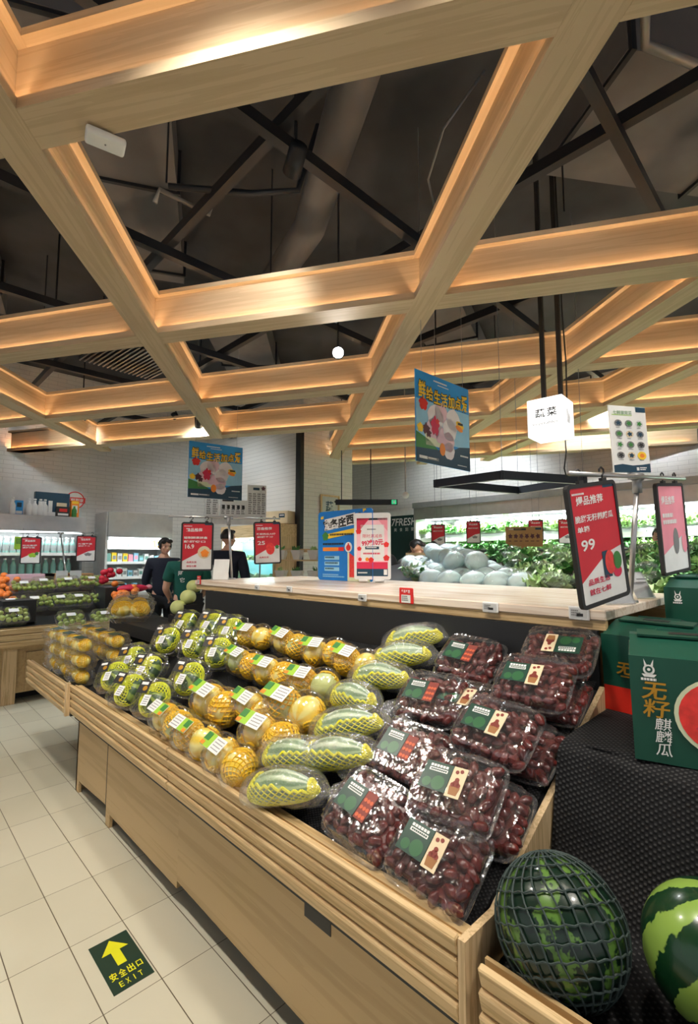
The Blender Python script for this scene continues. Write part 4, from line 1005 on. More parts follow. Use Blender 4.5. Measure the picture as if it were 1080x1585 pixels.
big_poster('blue square poster hanging near the square black lamp', at(642, 570, 3.6), R(-2), 1)
big_poster('blue square poster hanging over the far stand, further left', at(293, 682, 5.95), R(-9), 2)
# illuminated section sign
c = at(852, 650, 3.85)
t = thing('light_box', 'glowing white box sign reading 蔬菜 hung on two black bars', 'sign', c, R(-86))
MB().box((0, 0, 0), (.27, .27, .30), None, .004).build('box_body', K['lightbox'], t)
for u in (-.045, .085): MB().bx(u-.016, u+.016, -.016, .016, .15, 4.9-c[2]).build('hanging_bar', K['ink'], t)
MB().tube([(.10, .03, 4.9-c[2]), (.11, .03, .9), (.125, .03, .45), (.12, .03, .15)], .006, 6).build('power_cable', K['ink'], t)
s = Sheet(t, -.1355); s.text('ink', '蔬', -.035, .03, .075, .07, 1, .015); s.text('ink', '菜', .055, .03, .075, .07, 1, .015); s.text('greyink', 'Vegetables', .0, -.055, .20, .032, 1, 0); s.done()
e = bpy.data.objects.new('side_print', None); 
m = MB()
for k in range(4): m.bx(.1352, .1358, -.03+.02*k, -.02+.02*k, -.05, .06-.015*k)
m.build('small_print', K['greyink'], t)

# exit marker on the floor
t = thing('floor_sticker', 'dark green floor sticker with yellow arrow and EXIT lettering', 'floor sticker', (.682, 1.835, .0012), 0); w, h = .139, .276
MB().bx(0, w, 0, h, -.0008, .0006).build('sticker', K['floorgreen'], t)
def flo(mat, pts, kind): m = MB(); m.face([(u, v, .0012) for u, v in pts]); m.build(kind, K[mat], t)
flo('stickeryellow', [(.054, .118), (.086, .118), (.086, .195), (.118, .195), (.07, .262), (.022, .195), (.054, .195)], 'arrow')
m = MB()
def ft(body, u, v, ww, hh, bold):
    vs, fs, x0, x1, y0, y1 = glyphs(body, bold); o = [m.bm.verts.new((u+(x-(x0+x1)/2)*ww/(x1-x0), v+(y-(y0+y1)/2)*hh/(y1-y0), .0012)) for x, y in vs]
    for f in fs: m.bm.faces.new([o[i] for i in f])
for k, ch in enumerate('安全出口'): ft(ch, .025+.030*k, .078, .024 if k < 3 else .02, .040 if k < 3 else .03, .02)
for k, ch in enumerate('EXIT'): ft(ch, .036+.022*k, .030, .013 if k != 2 else .003, .026, .01)
m.build('lettering', K['stickeryellow'], t)

# ================================================================== BACKGROUND: LEFT FRUIT TABLE
t = thing('fruit_table', 'slatted oak table holding boxes of green fruit, at the left', 'table', (.6, 6.7, 0))
for k in range(3): MB().box((.17, -.78, .76-.03-.062*k), (3.64, .02, .056), (R(12), 0, 0), .003).build('slat', K['oak_x'], t)
MB().bx(-1.65, 1.65, -.765, -.75, .55, .77).build('slat_backing', K['panel'], t)
MB().bx(-1.65, 1.65, -.70, -.68, .10, .56).build('front_panel', K['panel'], t)
MB().bx(.60, 1.05, -.715, -.70, .11, .50).build('door', K['panel'], t)
for x in (-1.6, .46, 1.1): MB().bx(x-.06, x+.06, -.73, -.66, 0, .56).build('leg', K['oak_z'], t)
MB().bx(-1.6, 1.6, -.5, .72, 0, .1).build('kick_board', K['black'], t)
MB().prism([(-1.65, -.75, .74), (-1.65, .5, 1.10), (-1.65, .5, .56), (-1.65, -.75, .56)], (3.64, 0, 0)).build('sloped_top', K['black'], t)
MB().bx(-1.65, 1.99, .5, .78, .0, 1.13).build('rear_shelf', K['panel'], t)
for (x0, x1, y0, y1, z) in ((1.98, 2.36, 6.10, 6.52, 1.12), (2.14, 2.52, 5.97, 6.09, .97), (.98, 1.28, 6.05, 6.40, 1.03)): MB().bx(x0-.6, x1-.6, y0-6.7, y1-6.7, .80, z).build('riser', K['black'], t)
def tabz(y): return .745+(y-5.95)*.288
FBOX = clam_mesh(.27, .20, .12); FR = fruit_mesh(.024, .024, .024, 'fruit', 'greenfruit', 12, 8)
def fruit_box(label, px, py, Z, seed, sc=1.0):
    t = thing('fruit_pack', label, 'packed fruit', group='clear boxes of green fruit'); link('plastic_box', FBOX, t); rnd = random.Random(seed)
    for i in range(3):
        for j in range(5): link('fruit', FR, t, (-.055+.055*i+rnd.uniform(-.005, .005), -.095+.047*j+rnd.uniform(-.005, .005), .05+.045*rnd.random()))
    MB().bx(-.02, .03, -.035, .045, .12, .1215).build('white_label', K['paper'], t)
    P = at(px, py, Z); y = P.y
    t.location = (P.x, y, max(tabz(min(y, 7.2))+.008, P.z-.06)); t.rotation_euler = (Matrix.Rotation(R(90), 3, 'Z') @ Matrix.Rotation(R(-30), 3, 'Y')).to_euler(); t.scale = (sc,)*3
def onslope(px, py, up):     # where the line of sight through (px, py) meets the table's slope
    d = FWD+RT*((px-540)/745.0)-UP*((py-792.5)/745.0); k = (.745-5.95*.288+up-1.5)/(d.z-d.y*.288); return k
rows = [('front row', 952, [(20, 0), (108, 6), (160, 3), (207, 0)][:3]+[(192, -7)]), ('second row', 928, [(15, 8), (52, 4), (92, 2), (120, 0), (158, -4)]), ('third row', 902, [(36, 6), (66, 2), (104, 0), (140, -2)])]
ordn = ['leftmost', 'second', 'third', 'fourth', 'fifth']
for nm, py, xs in rows:
    for k, (px, dy) in enumerate(xs):
        up = .115; fruit_box('clear box of green fruit, %s from left in %s of the fruit table' % (ordn[k], nm), px, py+dy, onslope(px, py+dy, up), k+py, 1.08)
def loose(name, label, cat, mesh, P, group, rot=(0, 0, 0), sc=1): o = link(name, mesh, None, P, rot); o.scale = (sc,)*3; return tag(o, label, cat, group)
AP_ = fruit_mesh(.040, .040, .037, 'apple', 'apple', 16, 10); OR_ = fruit_mesh(.040, .040, .038, 'orange', 'orangefruit', 16, 10)
rnd = random.Random(8)
for k in range(12):
    px, py = 150+rnd.uniform(0, 32), 880+rnd.uniform(0, 20); P = at(px, py, 6.25-.012*(py-880)); P.z = max(P.z, tabz(min(P.y, 7.2))+.045)
    P.x = min(max(P.x, 2.03), 2.31); P.y = min(max(P.y, 6.15), 6.47)
    loose('apple', 'red apple in the heap at the right end of the fruit table', 'apple', AP_, P, 'red apples')
for k in range(12):
    px, py = 172+rnd.uniform(0, 40), 902+rnd.uniform(0, 24); P = at(px, py, 6.0-.014*(py-900)); P.z = max(P.z, tabz(min(P.y, 7.2))+.045)
    loose('orange', 'orange on the right side of the fruit table below the apples', 'orange', OR_, P, 'oranges at the right')
for k in range(16):
    px, py = rnd.uniform(-4, 30), 890+rnd.uniform(0, 42); P = at(px, py, 6.0-.012*(py-890)); P.z = max(P.z, tabz(min(P.y, 7.2))+.045)
    loose('orange', 'orange in the heap at the left edge of the fruit table', 'orange', OR_, P, 'oranges at the left')
for k, (px, py, w, h, mt, lb) in enumerate([(92, 880, .40, .13, 'card', 'brown cardboard box on the rear shelf of the fruit table, left of the pole'), (124, 879, .36, .12, 'card', 'brown cardboard box on the rear shelf of the fruit table, right of the pole'), (35, 880, .52, .13, 'softpink', 'pale pink fruit crate at the back of the fruit table'), (205, 912, .36, .06, 'rose', 'long rose red fruit bag at the right end of the fruit table')]):
    P = at(px, py, 6.5 if k < 3 else 5.9); b = thing('cardboard_box' if k < 2 else 'crate' if k == 2 else 'fruit_bag', lb, 'box' if k < 3 else 'bag', (P.x, 7.34 if k < 3 else P.y, 1.131 if k < 3 else P.z-.03))
    if k < 3:
        MB().bx(-w/2, w/2, -.1, .1, 0, h, .004).build('box_body', K[mt], b); MB().bx(-w/2-.003, w/2+.003, -.103, .103, h*.82, h+.004).build('lid', K[mt], b)
    else: MB().ball((0, 0, .04), (.19, .08, .05), 18, 10).build('bag_body', K[mt], b, True); MB().ball((.2, 0, .05), (.04, .05, .03), 10, 6).build('tied_end', K['pink'], b, True)
stand('thin steel sign stand at the back of the left fruit table', (1.91, 7.40, 1.131), at(94, 825, 6.95), at(30, 825, 6.75), at(152, 825, 7.25), .009)
hang_sign('red hanging sign with green fruit, at the far left of the picture', at(33, 831, 6.80), .27, .38, 8, 0, [('爆品推荐', .45, -.15, .5, .08), ('阳光青提', .45, -.32, .7, .06), ('清甜爽脆', .4, -.40, .6, .05)], '', pic_green)
hang_sign('red hanging sign with grey picture, right on the fruit table stand', at(119, 829, 7.05), .27, .38, 10, 0, [('精品推荐', .45, -.15, .5, .08), ('新疆苹果', .45, -.32, .7, .06), ('脆甜多汁', .4, -.40, .6, .05)], '', pic_grey)
for k, (px, py) in enumerate([(82, 872), (108, 868)]):
    P = at(px, py, 6.7); c = thing('price_card', 'small white price card on the rear shelf, %s of the pole' % ('left', 'right')[k], 'price card', (P.x, 7.22, 1.131)); MB().bx(-.07, .07, -.003, .003, .06, .17).build('card', K['palegrey'], c); MB().bx(-.006, .006, -.003, .003, 0, .06).build('stem', K['greymetal'], c)

# ------------------------------------------------------------------ far end of the main counter: yellow packs
PBOX = clam_mesh(.25, .18, .10)
YF = fruit_mesh(.045, .058, .040, 'melon', 'yellowmelon', 18, 12)
def yellow_pack(label, loc, rot, lab=False):
    t = thing('melon_pack', label, 'packed melons', loc, rot, 'clear stacked boxes of yellow melons'); link('plastic_box', PBOX, t)
    for s in (-1, 1): f = link('melon', YF, t, (0, s*.055, .046)); link('foam_net', NETS[0], f, None, (0, -.9, s*.4)).scale = (.93, 1.08, .86)
    if lab: MB().bx(-.03, .025, -.06, .06, .10, .1014).build('dark_label', K['labelgreen'], t); MB().bx(-.03, .025, .06, .09, .10, .1014).build('label_picture', K['yellow'], t)
    return t
n = 0
for i, (x, lv) in enumerate([(1.08, 3), (1.30, 2)]):
    for j in range(3):
        for q in range(lv):
            z = .53+.48*max(0, x-1.02)+.062+.106*q; y = 3.74+.29*j+.01*q
            w = ('nearest', 'middle', 'farthest')[j]+' stack of the '+('front', 'back')[i]+' row, '+(('bottom', 'middle', 'top')[q] if lv == 3 else ('bottom', 'top')[q])
            yellow_pack('clear box of yellow melons in the end bin, '+w, (x, y, z), (0, R(-4), R(6*(q-1))), q == lv-1)
for k, (px, py, Z, lb) in enumerate([(206, 947, 4.2, 'clear box of yellow netted fruit on the dark riser, left end'), (243, 938, 4.75, 'clear box of yellow netted fruit on the dark riser, right end')]):
    P = at(px, py, Z); yp = yellow_pack(lb, (min(P.x, 1.80), P.y, .975), (0, R(-28), R(40))); yp.scale = (1.5,)*3
GP = fruit_mesh(.068, .068, .062, 'honeydew_melon', 'palegreen', 24, 16)
for k, (px, py, Z) in enumerate([(291, 924, 4.2), (276, 940, 4.15), (300, 908, 4.5)]):
    P = at(px, py, Z); loose('honeydew_melon', 'pale round melon by the far left end of the ledge, %s' % ('in front', 'leftmost', 'behind the ledge corner')[k], 'melon', GP, P, 'pale round melons')
    tag(MB().bx(P.x-.06, P.x+.06, P.y-.06, P.y+.06, .8, P.z-.061).build('dark_stand', K['black']), 'dark stand under a pale round melon by the ledge end', 'stand', 'dark stands under pale melons')

# ================================================================== LEFT WALL: DAIRY CABINETS
def cabinet(label, x0, x1, y, ztop, side, shelves, front, ch=.26):
    t = thing('chilled_cabinet', label, 'cabinet', ((x0+x1)/2, y, 0)); w = (x1-x0)/2; d = 9.98-y
    MB().bx(-w, w, d-.04, d, .1, ztop).build('back_panel', K['whitewall'], t); MB().bx(-w, w, 0, d, .0, .35).build('base', K['white'], t)
    for s in (-1, 1): MB().bx(s*w-.02, s*w+.02, 0, d, 0, ztop).build('side_panel', K[side], t)
    MB().bx(-w, w, -.06, d, ztop-ch, ztop).build('canopy', K['steel'], t)
    MB().bx(-w+.05, w-.05, .0, .03, ztop-ch-.025, ztop-ch-.002).build('light_tube', K['tubelight'], t)
    for z in shelves: MB().bx(-w+.02, w-.02, .15, d-.05, z-.015, z+.01).build('shelf', K['white'], t); MB().bx(-w+.02, w-.02, .13, .15, z-.02, z+.03).build('price_rail', K['white'], t)
    L = bpy.data.lights.new('cabinet_light', 'AREA'); L.energy = front; L.color = COOL; L.shape = 'RECTANGLE'; L.size = 2*w-.1; L.size_y = .15
    o = bpy.data.objects.new('cabinet_light', L); COL.objects.link(o); o.parent = t; o.location = (0, .12, ztop-ch-.03); o.rotation_euler = (R(20), 0, 0)
    return t
cabinet('white chilled dairy cabinet with bottles, at the far left', -1.2, 2.62, 9.25, 2.16, 'steel', (.80, 1.16, 1.52), 18)
struct(MB().bx(-1.2, 2.72, 9.86, 9.98, 2.16, 2.78).build('trim_header', K['whitewall']))
BT = {}
def bottle_mesh(mat, r, h): return MB().loft([[(q*r*cos(2*pi*k/14), q*r*sin(2*pi*k/14), z*h) for k in range(14)] for q, z in ((.9, 0), (1, .03), (1, .62), (.8, .74), (.42, .84), (.42, 1))]).mesh('bottle', K[mat], True)
BM = bottle_mesh('bottle', .045, .27); BW = bottle_mesh('white', .045, .25); CAP = MB().cyl((0, 0, .262), (0, 0, .285), .022, n=12).mesh('cap', K['paper'])
LABB = MB().cyl((0, 0, .05), (0, 0, .15), .0458, n=14).mesh('bottle_label', K['greyink'])
rnd = random.Random(2)
def row_of(n, x0, x1, y, z, mesh, name, label, cat, group, extra=(), jit=.0):
    for k in range(n):
        t = thing(name, label, cat, (x0+(x1-x0)*k/max(1, n-1)+rnd.uniform(-jit, jit), y, z), 0, group); link('body', mesh, t)
        for nm, me in extra: link(nm, me, t)
row_of(22, .45, 2.50, 9.50, 1.531, BM, 'milk_bottle', 'teal labelled milk bottle on the upper cabinet shelf', 'bottle', 'bottles on the upper dairy shelf', (('cap', CAP), ('bottle_label', LABB)))
row_of(21, .50, 2.48, 9.70, 1.531, BW, 'milk_bottle', 'white milk bottle in the rear row of the upper shelf', 'bottle', 'rear bottles on the upper dairy shelf', (('cap', CAP),))
row_of(18, .5, 2.45, 9.5, 1.171, BM, 'milk_bottle', 'teal labelled milk bottle on the middle cabinet shelf', 'bottle', 'bottles on the middle dairy shelf', (('cap', CAP),))
# goods standing on the cabinet's top
def pack_box(name, label, cat, px, py, Z, w, h, mat, d=.12, art=()):
    P = at(px, py, Z); t = thing(name, label, cat, (P.x, 9.45, 2.161)); MB().bx(-w/2, w/2, 0, d, 0, h, .003).build('carton', K[mat], t); s = Sheet(t, 0)
    for a in art: s.rect(a[0], a[1]*w, a[2]*w, a[3]*h, a[4]*h, 1+a[5] if len(a) > 5 else 1)
    s.done()
    return t
pack_box('gift_carton', 'large dark green milk carton on top of the dairy cabinet', 'carton', 68, 785, 8.7, .52, .42, 'navyprint', .1, [('paper', -.40, -.22, .2, .62), ('paper', -.12, .0, .2, .66), ('cream', .12, .42, .34, .60), ('paper', -.2, .25, .02, .2, 1)])
pack_box('gift_carton', 'small dark carton in front of the large green carton', 'carton', 88, 787, 8.6, .20, .18, 'ink', .08, [('paper', -.4, .4, .15, .35), ('tagred', -.3, .3, .5, .8)]).location.y = 9.34
pack_box('juice_carton', 'tall orange juice carton on top of the dairy cabinet', 'carton', 105, 787, 8.85, .13, .31, 'orange', .1, [('paper', -.35, .3, .3, .72), ('yellow', -.4, .4, .82, .95)])
pack_box('drink_carton', 'slim blue drink carton on top of the dairy cabinet', 'carton', 19, 785, 8.35, .11, .25, 'blue', .1, [('paper', -.4, .4, .1, .3), ('navyprint', -.3, .3, .55, .85)])
for k, (px, mt) in enumerate([(2, 'white'), (30, 'white'), (40, 'white'), (50, 'white'), (58, 'white'), (113, 'green')]):
    P = at(px, 785, 8.5); t = thing('bottle', ('small white bottle standing on top of the dairy cabinet' if mt == 'white' else 'small green bottle at the right end of the dairy cabinet top'), 'bottle', (P.x, 9.36, 2.161), 0, 'white bottles on the dairy cabinet' if mt == 'white' else None)
    link('body', BW if mt == 'white' else bottle_mesh('green', .04, .2), t); link('cap', CAP, t) if mt == 'white' else None
t = thing('round_sign', 'round red and white sign reading 新鲜到家 above the dairy cabinet', 'sign', (at(104, 745, 9.2).x+.04, 9.84, 2.52)); MB().cyl((0, .0, 0), (0, .018, 0), .16, n=32).build('disc', K['paper'], t)
m = MB(); m.tube([(.15*cos(a*pi/16), -.003, .15*sin(a*pi/16)) for a in range(32)], .010, 6, True).build('ring', K['tagred'], t); s = Sheet(t, -.001); s.rect('tagred', -.17, .17, -.05, .05, 2); s.text('paper', '新鲜到家', 0, 0, .29, .07, 3, .02); s.done()
t = thing('shelf_card', 'yellow price card hanging on the dairy cabinet', 'card', (at(25, 825, 8.1).x, 9.16, 1.70)); MB().bx(-.11, .11, 0, .004, -.10, .10).build('card', K['lime'], t); MB().bx(-.004, .004, 0, .004, .10, .24).build('hook', K['greymetal'], t); s = Sheet(t, 0); s.lines('green', -.09, .09, -.02, .07, 3, 2, 3); s.done()
# second cabinet set in the wall
cabinet('recessed chilled cabinet with small dairy packs, right of the brick pier', 3.02, 4.22, 9.35, 2.30, 'whitewall', (.80, 1.08, 1.36, 1.64), 16, .46)
for z, col in ((.80, 'whitewall'), (1.08, 'paper'), (1.36, 'paper'), (1.64, 'paper')):
    for k in range(11):
        x = 3.12+.10*k; mt = rnd.choice(['paper', 'paper', 'paleblue', 'white', 'bottle', 'palegrey']+(['pink', 'yellow'] if z > 1.3 else []))
        t = thing('dairy_pack', 'small dairy pack in the recessed cabinet', 'pack', (x, 9.52, z+.012), 0, 'dairy packs in the recessed cabinet'); h = rnd.uniform(.11, .19)
        MB().bx(-.042, .042, 0, .09, 0, h, .004).build('carton', K[mt], t); MB().bx(-.03, .03, -.001, 0, h*.3, h*.7).build('printed_area', K[rnd.choice(['greyink', 'bottle', 'pink', 'paleblue'])], t)

# papers and box along the wall side of the column, far shelf with greens
t = thing('wall_notice', 'row of white paper notices with small print under the far poster', 'notice', at(318, 770, 7.3), R(-22))
for k, (x, w, h, z) in enumerate([(0, .20, .36, -.02), (.21, .42, .27, -.02), (.63, .30, .50, .0)]):
    MB().bx(x, x+w, -.004, .004, z-.27, z-.27+h).build('sheet', K['paper'], t)
MB().bx(.0, .93, .006, .02, -.40, -.27).build('rail', K['white'], t)
for x in (.1, .85): MB().cyl((x, .012, -.3), (x, .012, -1.56), .012, n=8).build('post', K['greymetal'], t)
s = Sheet(t, -.004)
for k in range(2): s.lines('greyink', .02+.09*k, .09+.09*k, -.26, .04, 9, 1, k)
for k in range(5): s.lines('greyink', .24+.075*k, .295+.075*k, -.25, -.10, 5, 1, k+5); s.rect('ink', .25+.075*k, .29+.075*k, -.16, -.10, 2)
for k in range(4): s.lines('greyink', .65+.07*k, .705+.07*k, -.24, .10, 10, 1, k+9)
s.rect('navyprint', .72, .82, .15, .19, 2); s.rect('ink', .25, .42, -.045, -.02, 2); s.disc('maroonprint', .88, .18, .03, 2, wob=.2); s.done()
P = at(420, 790, 7.6); t = thing('storage_box', 'cream white storage box standing on the column shelf', 'box', (4.85, 6.95, 2.05), R(-70)); MB().bx(-.22, .42, 0, .3, 0, .21, .005).build('box_body', K['cream'], t); MB().bx(-.225, .425, -.005, .305, .19, .215).build('lid', K['cream'], t); s = Sheet(t, 0); s.rect('navyprint', .24, .36, .10, .17, 1); s.lines('paper', .26, .35, .12, .15, 1, 2, 1); s.done()
# chilled showcase against the column's left side
t = thing('showcase', 'glass chilled showcase with green vegetables, lit turquoise, behind the dark jacketed man', 'cabinet', (4.75, 7.55, 0), R(-90))
MB().bx(-.75, 1.0, .0, .5, 0, .75).build('base', K['panel'], t); MB().bx(-.75, 1.0, .46, .5, .75, 2.02).build('back_panel', K['tealglow'], t); MB().bx(-.75, 1.0, -.02, .5, 1.82, 2.04).build('canopy', K['oak_x'], t)
for s_ in (-.75, .98): MB().bx(s_, s_+.02, 0, .5, .75, 1.82).build('side_panel', K['oak_z'], t)
for z in (1.05, 1.38): MB().bx(-.73, .98, .12, .46, z, z+.012).build('shelf', K['glass'], t)
MB().bx(-.7, .95, .02, .05, 1.79, 1.815).build('light_tube', K['tubelight'], t); MB().bx(-.73, .98, .0, .006, .78, 1.80).build('glass_front', K['glass'], t)
L = bpy.data.lights.new('showcase_light', 'AREA'); L.energy = 26; L.color = (.72, .96, 1.0); L.shape = 'RECTANGLE'; L.size = 1.6; L.size_y = .12; o = bpy.data.objects.new('showcase_light', L); COL.objects.link(o); o.parent = t; o.location = (.1, .1, 1.78)
def leaf_bunch(seed, n=26, L=.22, w=.04, mat='leaf', name='leaves', spread=.42):
    m = MB(); r = random.Random(seed)
    for k in range(n):
        a = r.uniform(-spread, spread); b = r.uniform(-.10, .22); l = L*r.uniform(.65, 1); ww = w*r.uniform(.7, 1.2); z0 = r.uniform(0, .05); y0 = r.uniform(-.05, .05)
        rings = []
        d = Vector((cos(a)*cos(b), sin(a)*cos(b), sin(b))); sd = Vector((-sin(a), cos(a), r.uniform(-.5, .5))).normalized()
        pts = [(f, ww*(.12+sin(pi*min(1, f*1.02))**.8*(1 if f > .35 else .35))) for f in (0, .2, .4, .6, .8, .97)]
        up = d.cross(sd)
        A = [Vector((-.02, y0, .03+z0))+d*(l*f)+up*(.05*f*f*r.uniform(-.8, .6)) for f, q in pts]
        for i in range(len(pts)-1):
            q0, q1 = pts[i][1]/2, pts[i+1][1]/2
            for s_ in (-1, 1): m.face([A[i], A[i]+sd*q0*s_+up*q0*.35, A[i+1]+sd*q1*s_+up*q1*.35, A[i+1]])
    return m.mesh(name, K[mat], True)
LB = [leaf_bunch(1), leaf_bunch(2, mat='leafpale'), leaf_bunch(3, 18, .25, .05, 'leaf'), leaf_bunch(4, 30, .22, .035, 'leafpale')]
STM = MB().cyl((-.06, 0, .035), (.05, 0, .04), .022, .030, 10).mesh('stems', K['palegreen'], True)
for zi, z in enumerate((.765, 1.07, 1.40)):
    for k in range(6):
        b = thing('greens_bunch', 'bunch of greens inside the glass showcase', 'vegetables', (4.75+.22, 6.72+.26*k, z), R(180+rnd.uniform(-30, 30)), 'greens in the showcase'); link('leaves', rnd.choice(LB), b); link('stems', STM, b)
# slanted rack with white card holders and greens at the column foot
t = thing('herb_rack', 'slim oak rack of herb bags by the brick column', 'rack', (4.60, 5.40, 0), R(-62))
for x in (-.65, .65): MB().bx(x-.015, x+.015, .0, .05, 0, 1.62).build('post', K['oak_z'], t)
for z in (1.12, 1.42): MB().bx(-.68, .68, -.10, .16, z, z+.02).build('shelf', K['oak_x'], t)
MB().bx(-.68, .68, .03, .045, 1.55, 1.60).build('rail', K['oak_x'], t)
for q, z in enumerate((1.141, 1.441)):
    for k in range(5):
        b = thing('herb_bag', 'white paper bag of leafy herbs on the oak rack, %s shelf' % ('lower', 'upper')[q], 'herb bag', t.matrix_basis @ Vector((-.52+.26*k, .02, z)) if False else (4.60+cos(R(-62))*(-.52+.26*k), 5.40+sin(R(-62))*(-.52+.26*k), z), R(-62+rnd.uniform(-12, 12)), 'herb bags on the %s rack shelf' % ('lower', 'upper')[q])
        MB().loft([[(-.05, -.035, 0), (.05, -.035, 0), (.05, .035, 0), (-.05, .035, 0)], [(-.085, -.06, .14), (.085, -.06, .14), (.085, .06, .14), (-.085, .06, .14)]]).build('paper_bag', K['paper'], b)
        lv = link('leaves', rnd.choice(LB), b, (-.01, 0, .08), (0, R(-70), rnd.uniform(0, 6))); lv.scale = (.6,)*3
# framed character on the column
t = thing('framed_sign', 'oak framed picture with the character 蔬 on the brick column', 'picture', (5.66, 6.485, 2.02), 0); w, h = .46, .58
for (x0, x1, z0, z1) in ((0, .03, 0, h), (w-.03, w, 0, h), (.03, w-.03, 0, .03), (.03, w-.03, h-.03, h)): MB().bx(x0, x1, -.03, .0, z0, z1).build('frame_bar', K['oak_z'], t)
MB().bx(.03, w-.03, -.012, -.002, .03, h-.03).build('sheet', K['palegrey'], t); s = Sheet(t, -.012); s.text('navyprint', '蔬', .22, .37, .19, .20, 1, .02); s.text('navyprint', '菜', .22, .14, .19, .19, 1, .02); s.disc('ink', .36, .47, .022, 1); s.done()

# ================================================================== VEGETABLE STAND BEHIND THE LEDGE
t = thing('vegetable_stand', 'long white rimmed vegetable stand behind the ledge', 'stand', (4.0, 1.6, 0))
MB().bx(-.86, -.80, -2.4, 2.25, 1.18, 1.275, .006).build('front_rim', K['white'], t); MB().bx(-.8, .85, -2.4, 2.25, 0, 1.05).build('base', K['panel'], t)
MB().prism([(-.80, -2.4, 1.05), (-.80, -2.4, 1.215), (.85, -2.4, 1.42), (.85, -2.4, 1.05)], (0, 4.65, 0)).build('sloped_bed', K['black'], t)
MB().bx(.85, 1.02, -2.4, 2.25, 1.0, 1.50).build('rear_board', K['black'], t); MB().bx(.80, 1.08, -2.4, 2.25, 1.50, 1.535).build('rear_ledge', K['oak_y'], t)
def vegz(x): return 1.215+(x-3.2)*.124
def veg_k(px, py, up):
    d = FWD+RT*((px-540)/745.0)-UP*((py-792.5)/745.0); k = (1.215-3.2*.124+up-1.5)/(d.z-d.x*.124); return Vector((0, 0, 1.5))+d*k
def cab_mesh(seed):
    m = MB(); m.ball((0, 0, 0), (.088, .096, .076), 24, 16); r = random.Random(seed); ph = [r.random()*6 for _ in range(4)]
    for q in m.last: c = q.co; q.co = c*(1+.05*sin(30*c.x+ph[0]+18*c.y)+.05*sin(26*c.y+ph[1]-20*c.z)+.03*sin(50*c.z+ph[2]))
    return m.mesh('cabbage', K['cabbage'], True)
CB = [cab_mesh(i) for i in range(3)]
BG = MB().ball((0, 0, 0), (.096, .106, .083), 18, 12).mesh('plastic_bag', K['frosty'], True)
TAIL = MB().loft([[(.02*cos(2*pi*k/10), .09, .02*sin(2*pi*k/10)) for k in range(10)], [(.045*cos(2*pi*k/10), .15, .03+.01*sin(2*pi*k/10)) for k in range(10)]]).mesh('bag_tail', K['bag'], True)
rnd = random.Random(12); nC = 0
for row in range(6):
    x = 3.30+.19*row
    y0, y1 = 1.60+.20*row, 2.42+.22*row
    n = int((y1-y0)/.195)+1
    for k in range(n):
        y = y0+.195*k+rnd.uniform(-.02, .02); lift = max(0, .13*(1-abs(k/(max(1, n-1))-.45)*2.0))*(1 if row > 0 else .3)
        for q in range(1+(lift > .07)):
            b = thing('bagged_cabbage', 'pale bagged cabbage in the heap on the vegetable stand', 'cabbage', (x+rnd.uniform(-.02, .02), y+q*.08, vegz(x)+.080+q*.125), (rnd.uniform(-.4, .4), rnd.uniform(-.4, .4), rnd.uniform(0, 6.3)), 'bagged cabbages')
            link('cabbage', CB[nC % 3], b); link('plastic_bag', BG, b); link('bag_tail', TAIL, b); nC += 1
GB = MB().ball((.09, 0, .06), (.17, .085, .052), 16, 10).mesh('plastic_bag', K['bag'], True)
for row in range(7):
    x = 3.28+.185*row
    for k in range(11):
        y = 1.46+.15*row-.175*k+rnd.uniform(-.03, .03)
        if y < -.4: continue
        z = vegz(x)+.012+.022*(k % 2)+.010*row
        b = thing('greens_pack', 'clear bag of leafy greens on the vegetable stand', 'vegetables', (x, y, z), (rnd.uniform(-.2, .2), R(-12), R(200+rnd.uniform(-40, 40))), 'bags of leafy greens on the stand')
        link('leaves', rnd.choice(LB), b); link('stems', STM, b)
        if (row+k) % 2: link('plastic_bag', GB, b)
for row in range(2):        # long leafy packs left of the cabbages
    for k in range(1):
        x = 3.4+.22*row; b = thing('greens_pack', 'clear bag of leafy greens left of the cabbage heap', 'vegetables', (x, 2.62+.24*row+.16*k, vegz(x)+.02+.03*k), (0, R(-14), R(215+rnd.uniform(-20, 20))), 'bags of greens left of the cabbages'); link('leaves', rnd.choice(LB), b); link('stems', STM, b); link('plastic_bag', GB, b)
# brown cardboard sign with icons
P = at(783, 846, 4.9); t = thing('cardboard_sign', 'brown cardboard sign with six vegetable icons above the greens', 'sign', P, R(-52)); w, h = .36, .20
MB().bx(0, w, 0, .006, 0, h).build('board', K['card'], t); MB().bx(w/2-.03, w/2+.03, .002, .012, -.16, 0).build('post', K['card'], t)
s = Sheet(t, 0); s.rect('ink', .08, .20, .165, .185, 2); s.text('paper', '当季鲜蔬', .055, .175, .05, .014, 3, .02); s.lines('card', .09, .19, .17, .18, 1, 3, 2); s.rect('navyprint', .29, .35, .17, .19, 2)
for k in range(6): s.disc('maroonprint', .045+.054*k, .105, .018, 2, wob=.25, seed=k, ry=.022); s.lines('maroonprint', .028+.054*k, .064+.054*k, .045, .06, 1, 2, k)
s.done()
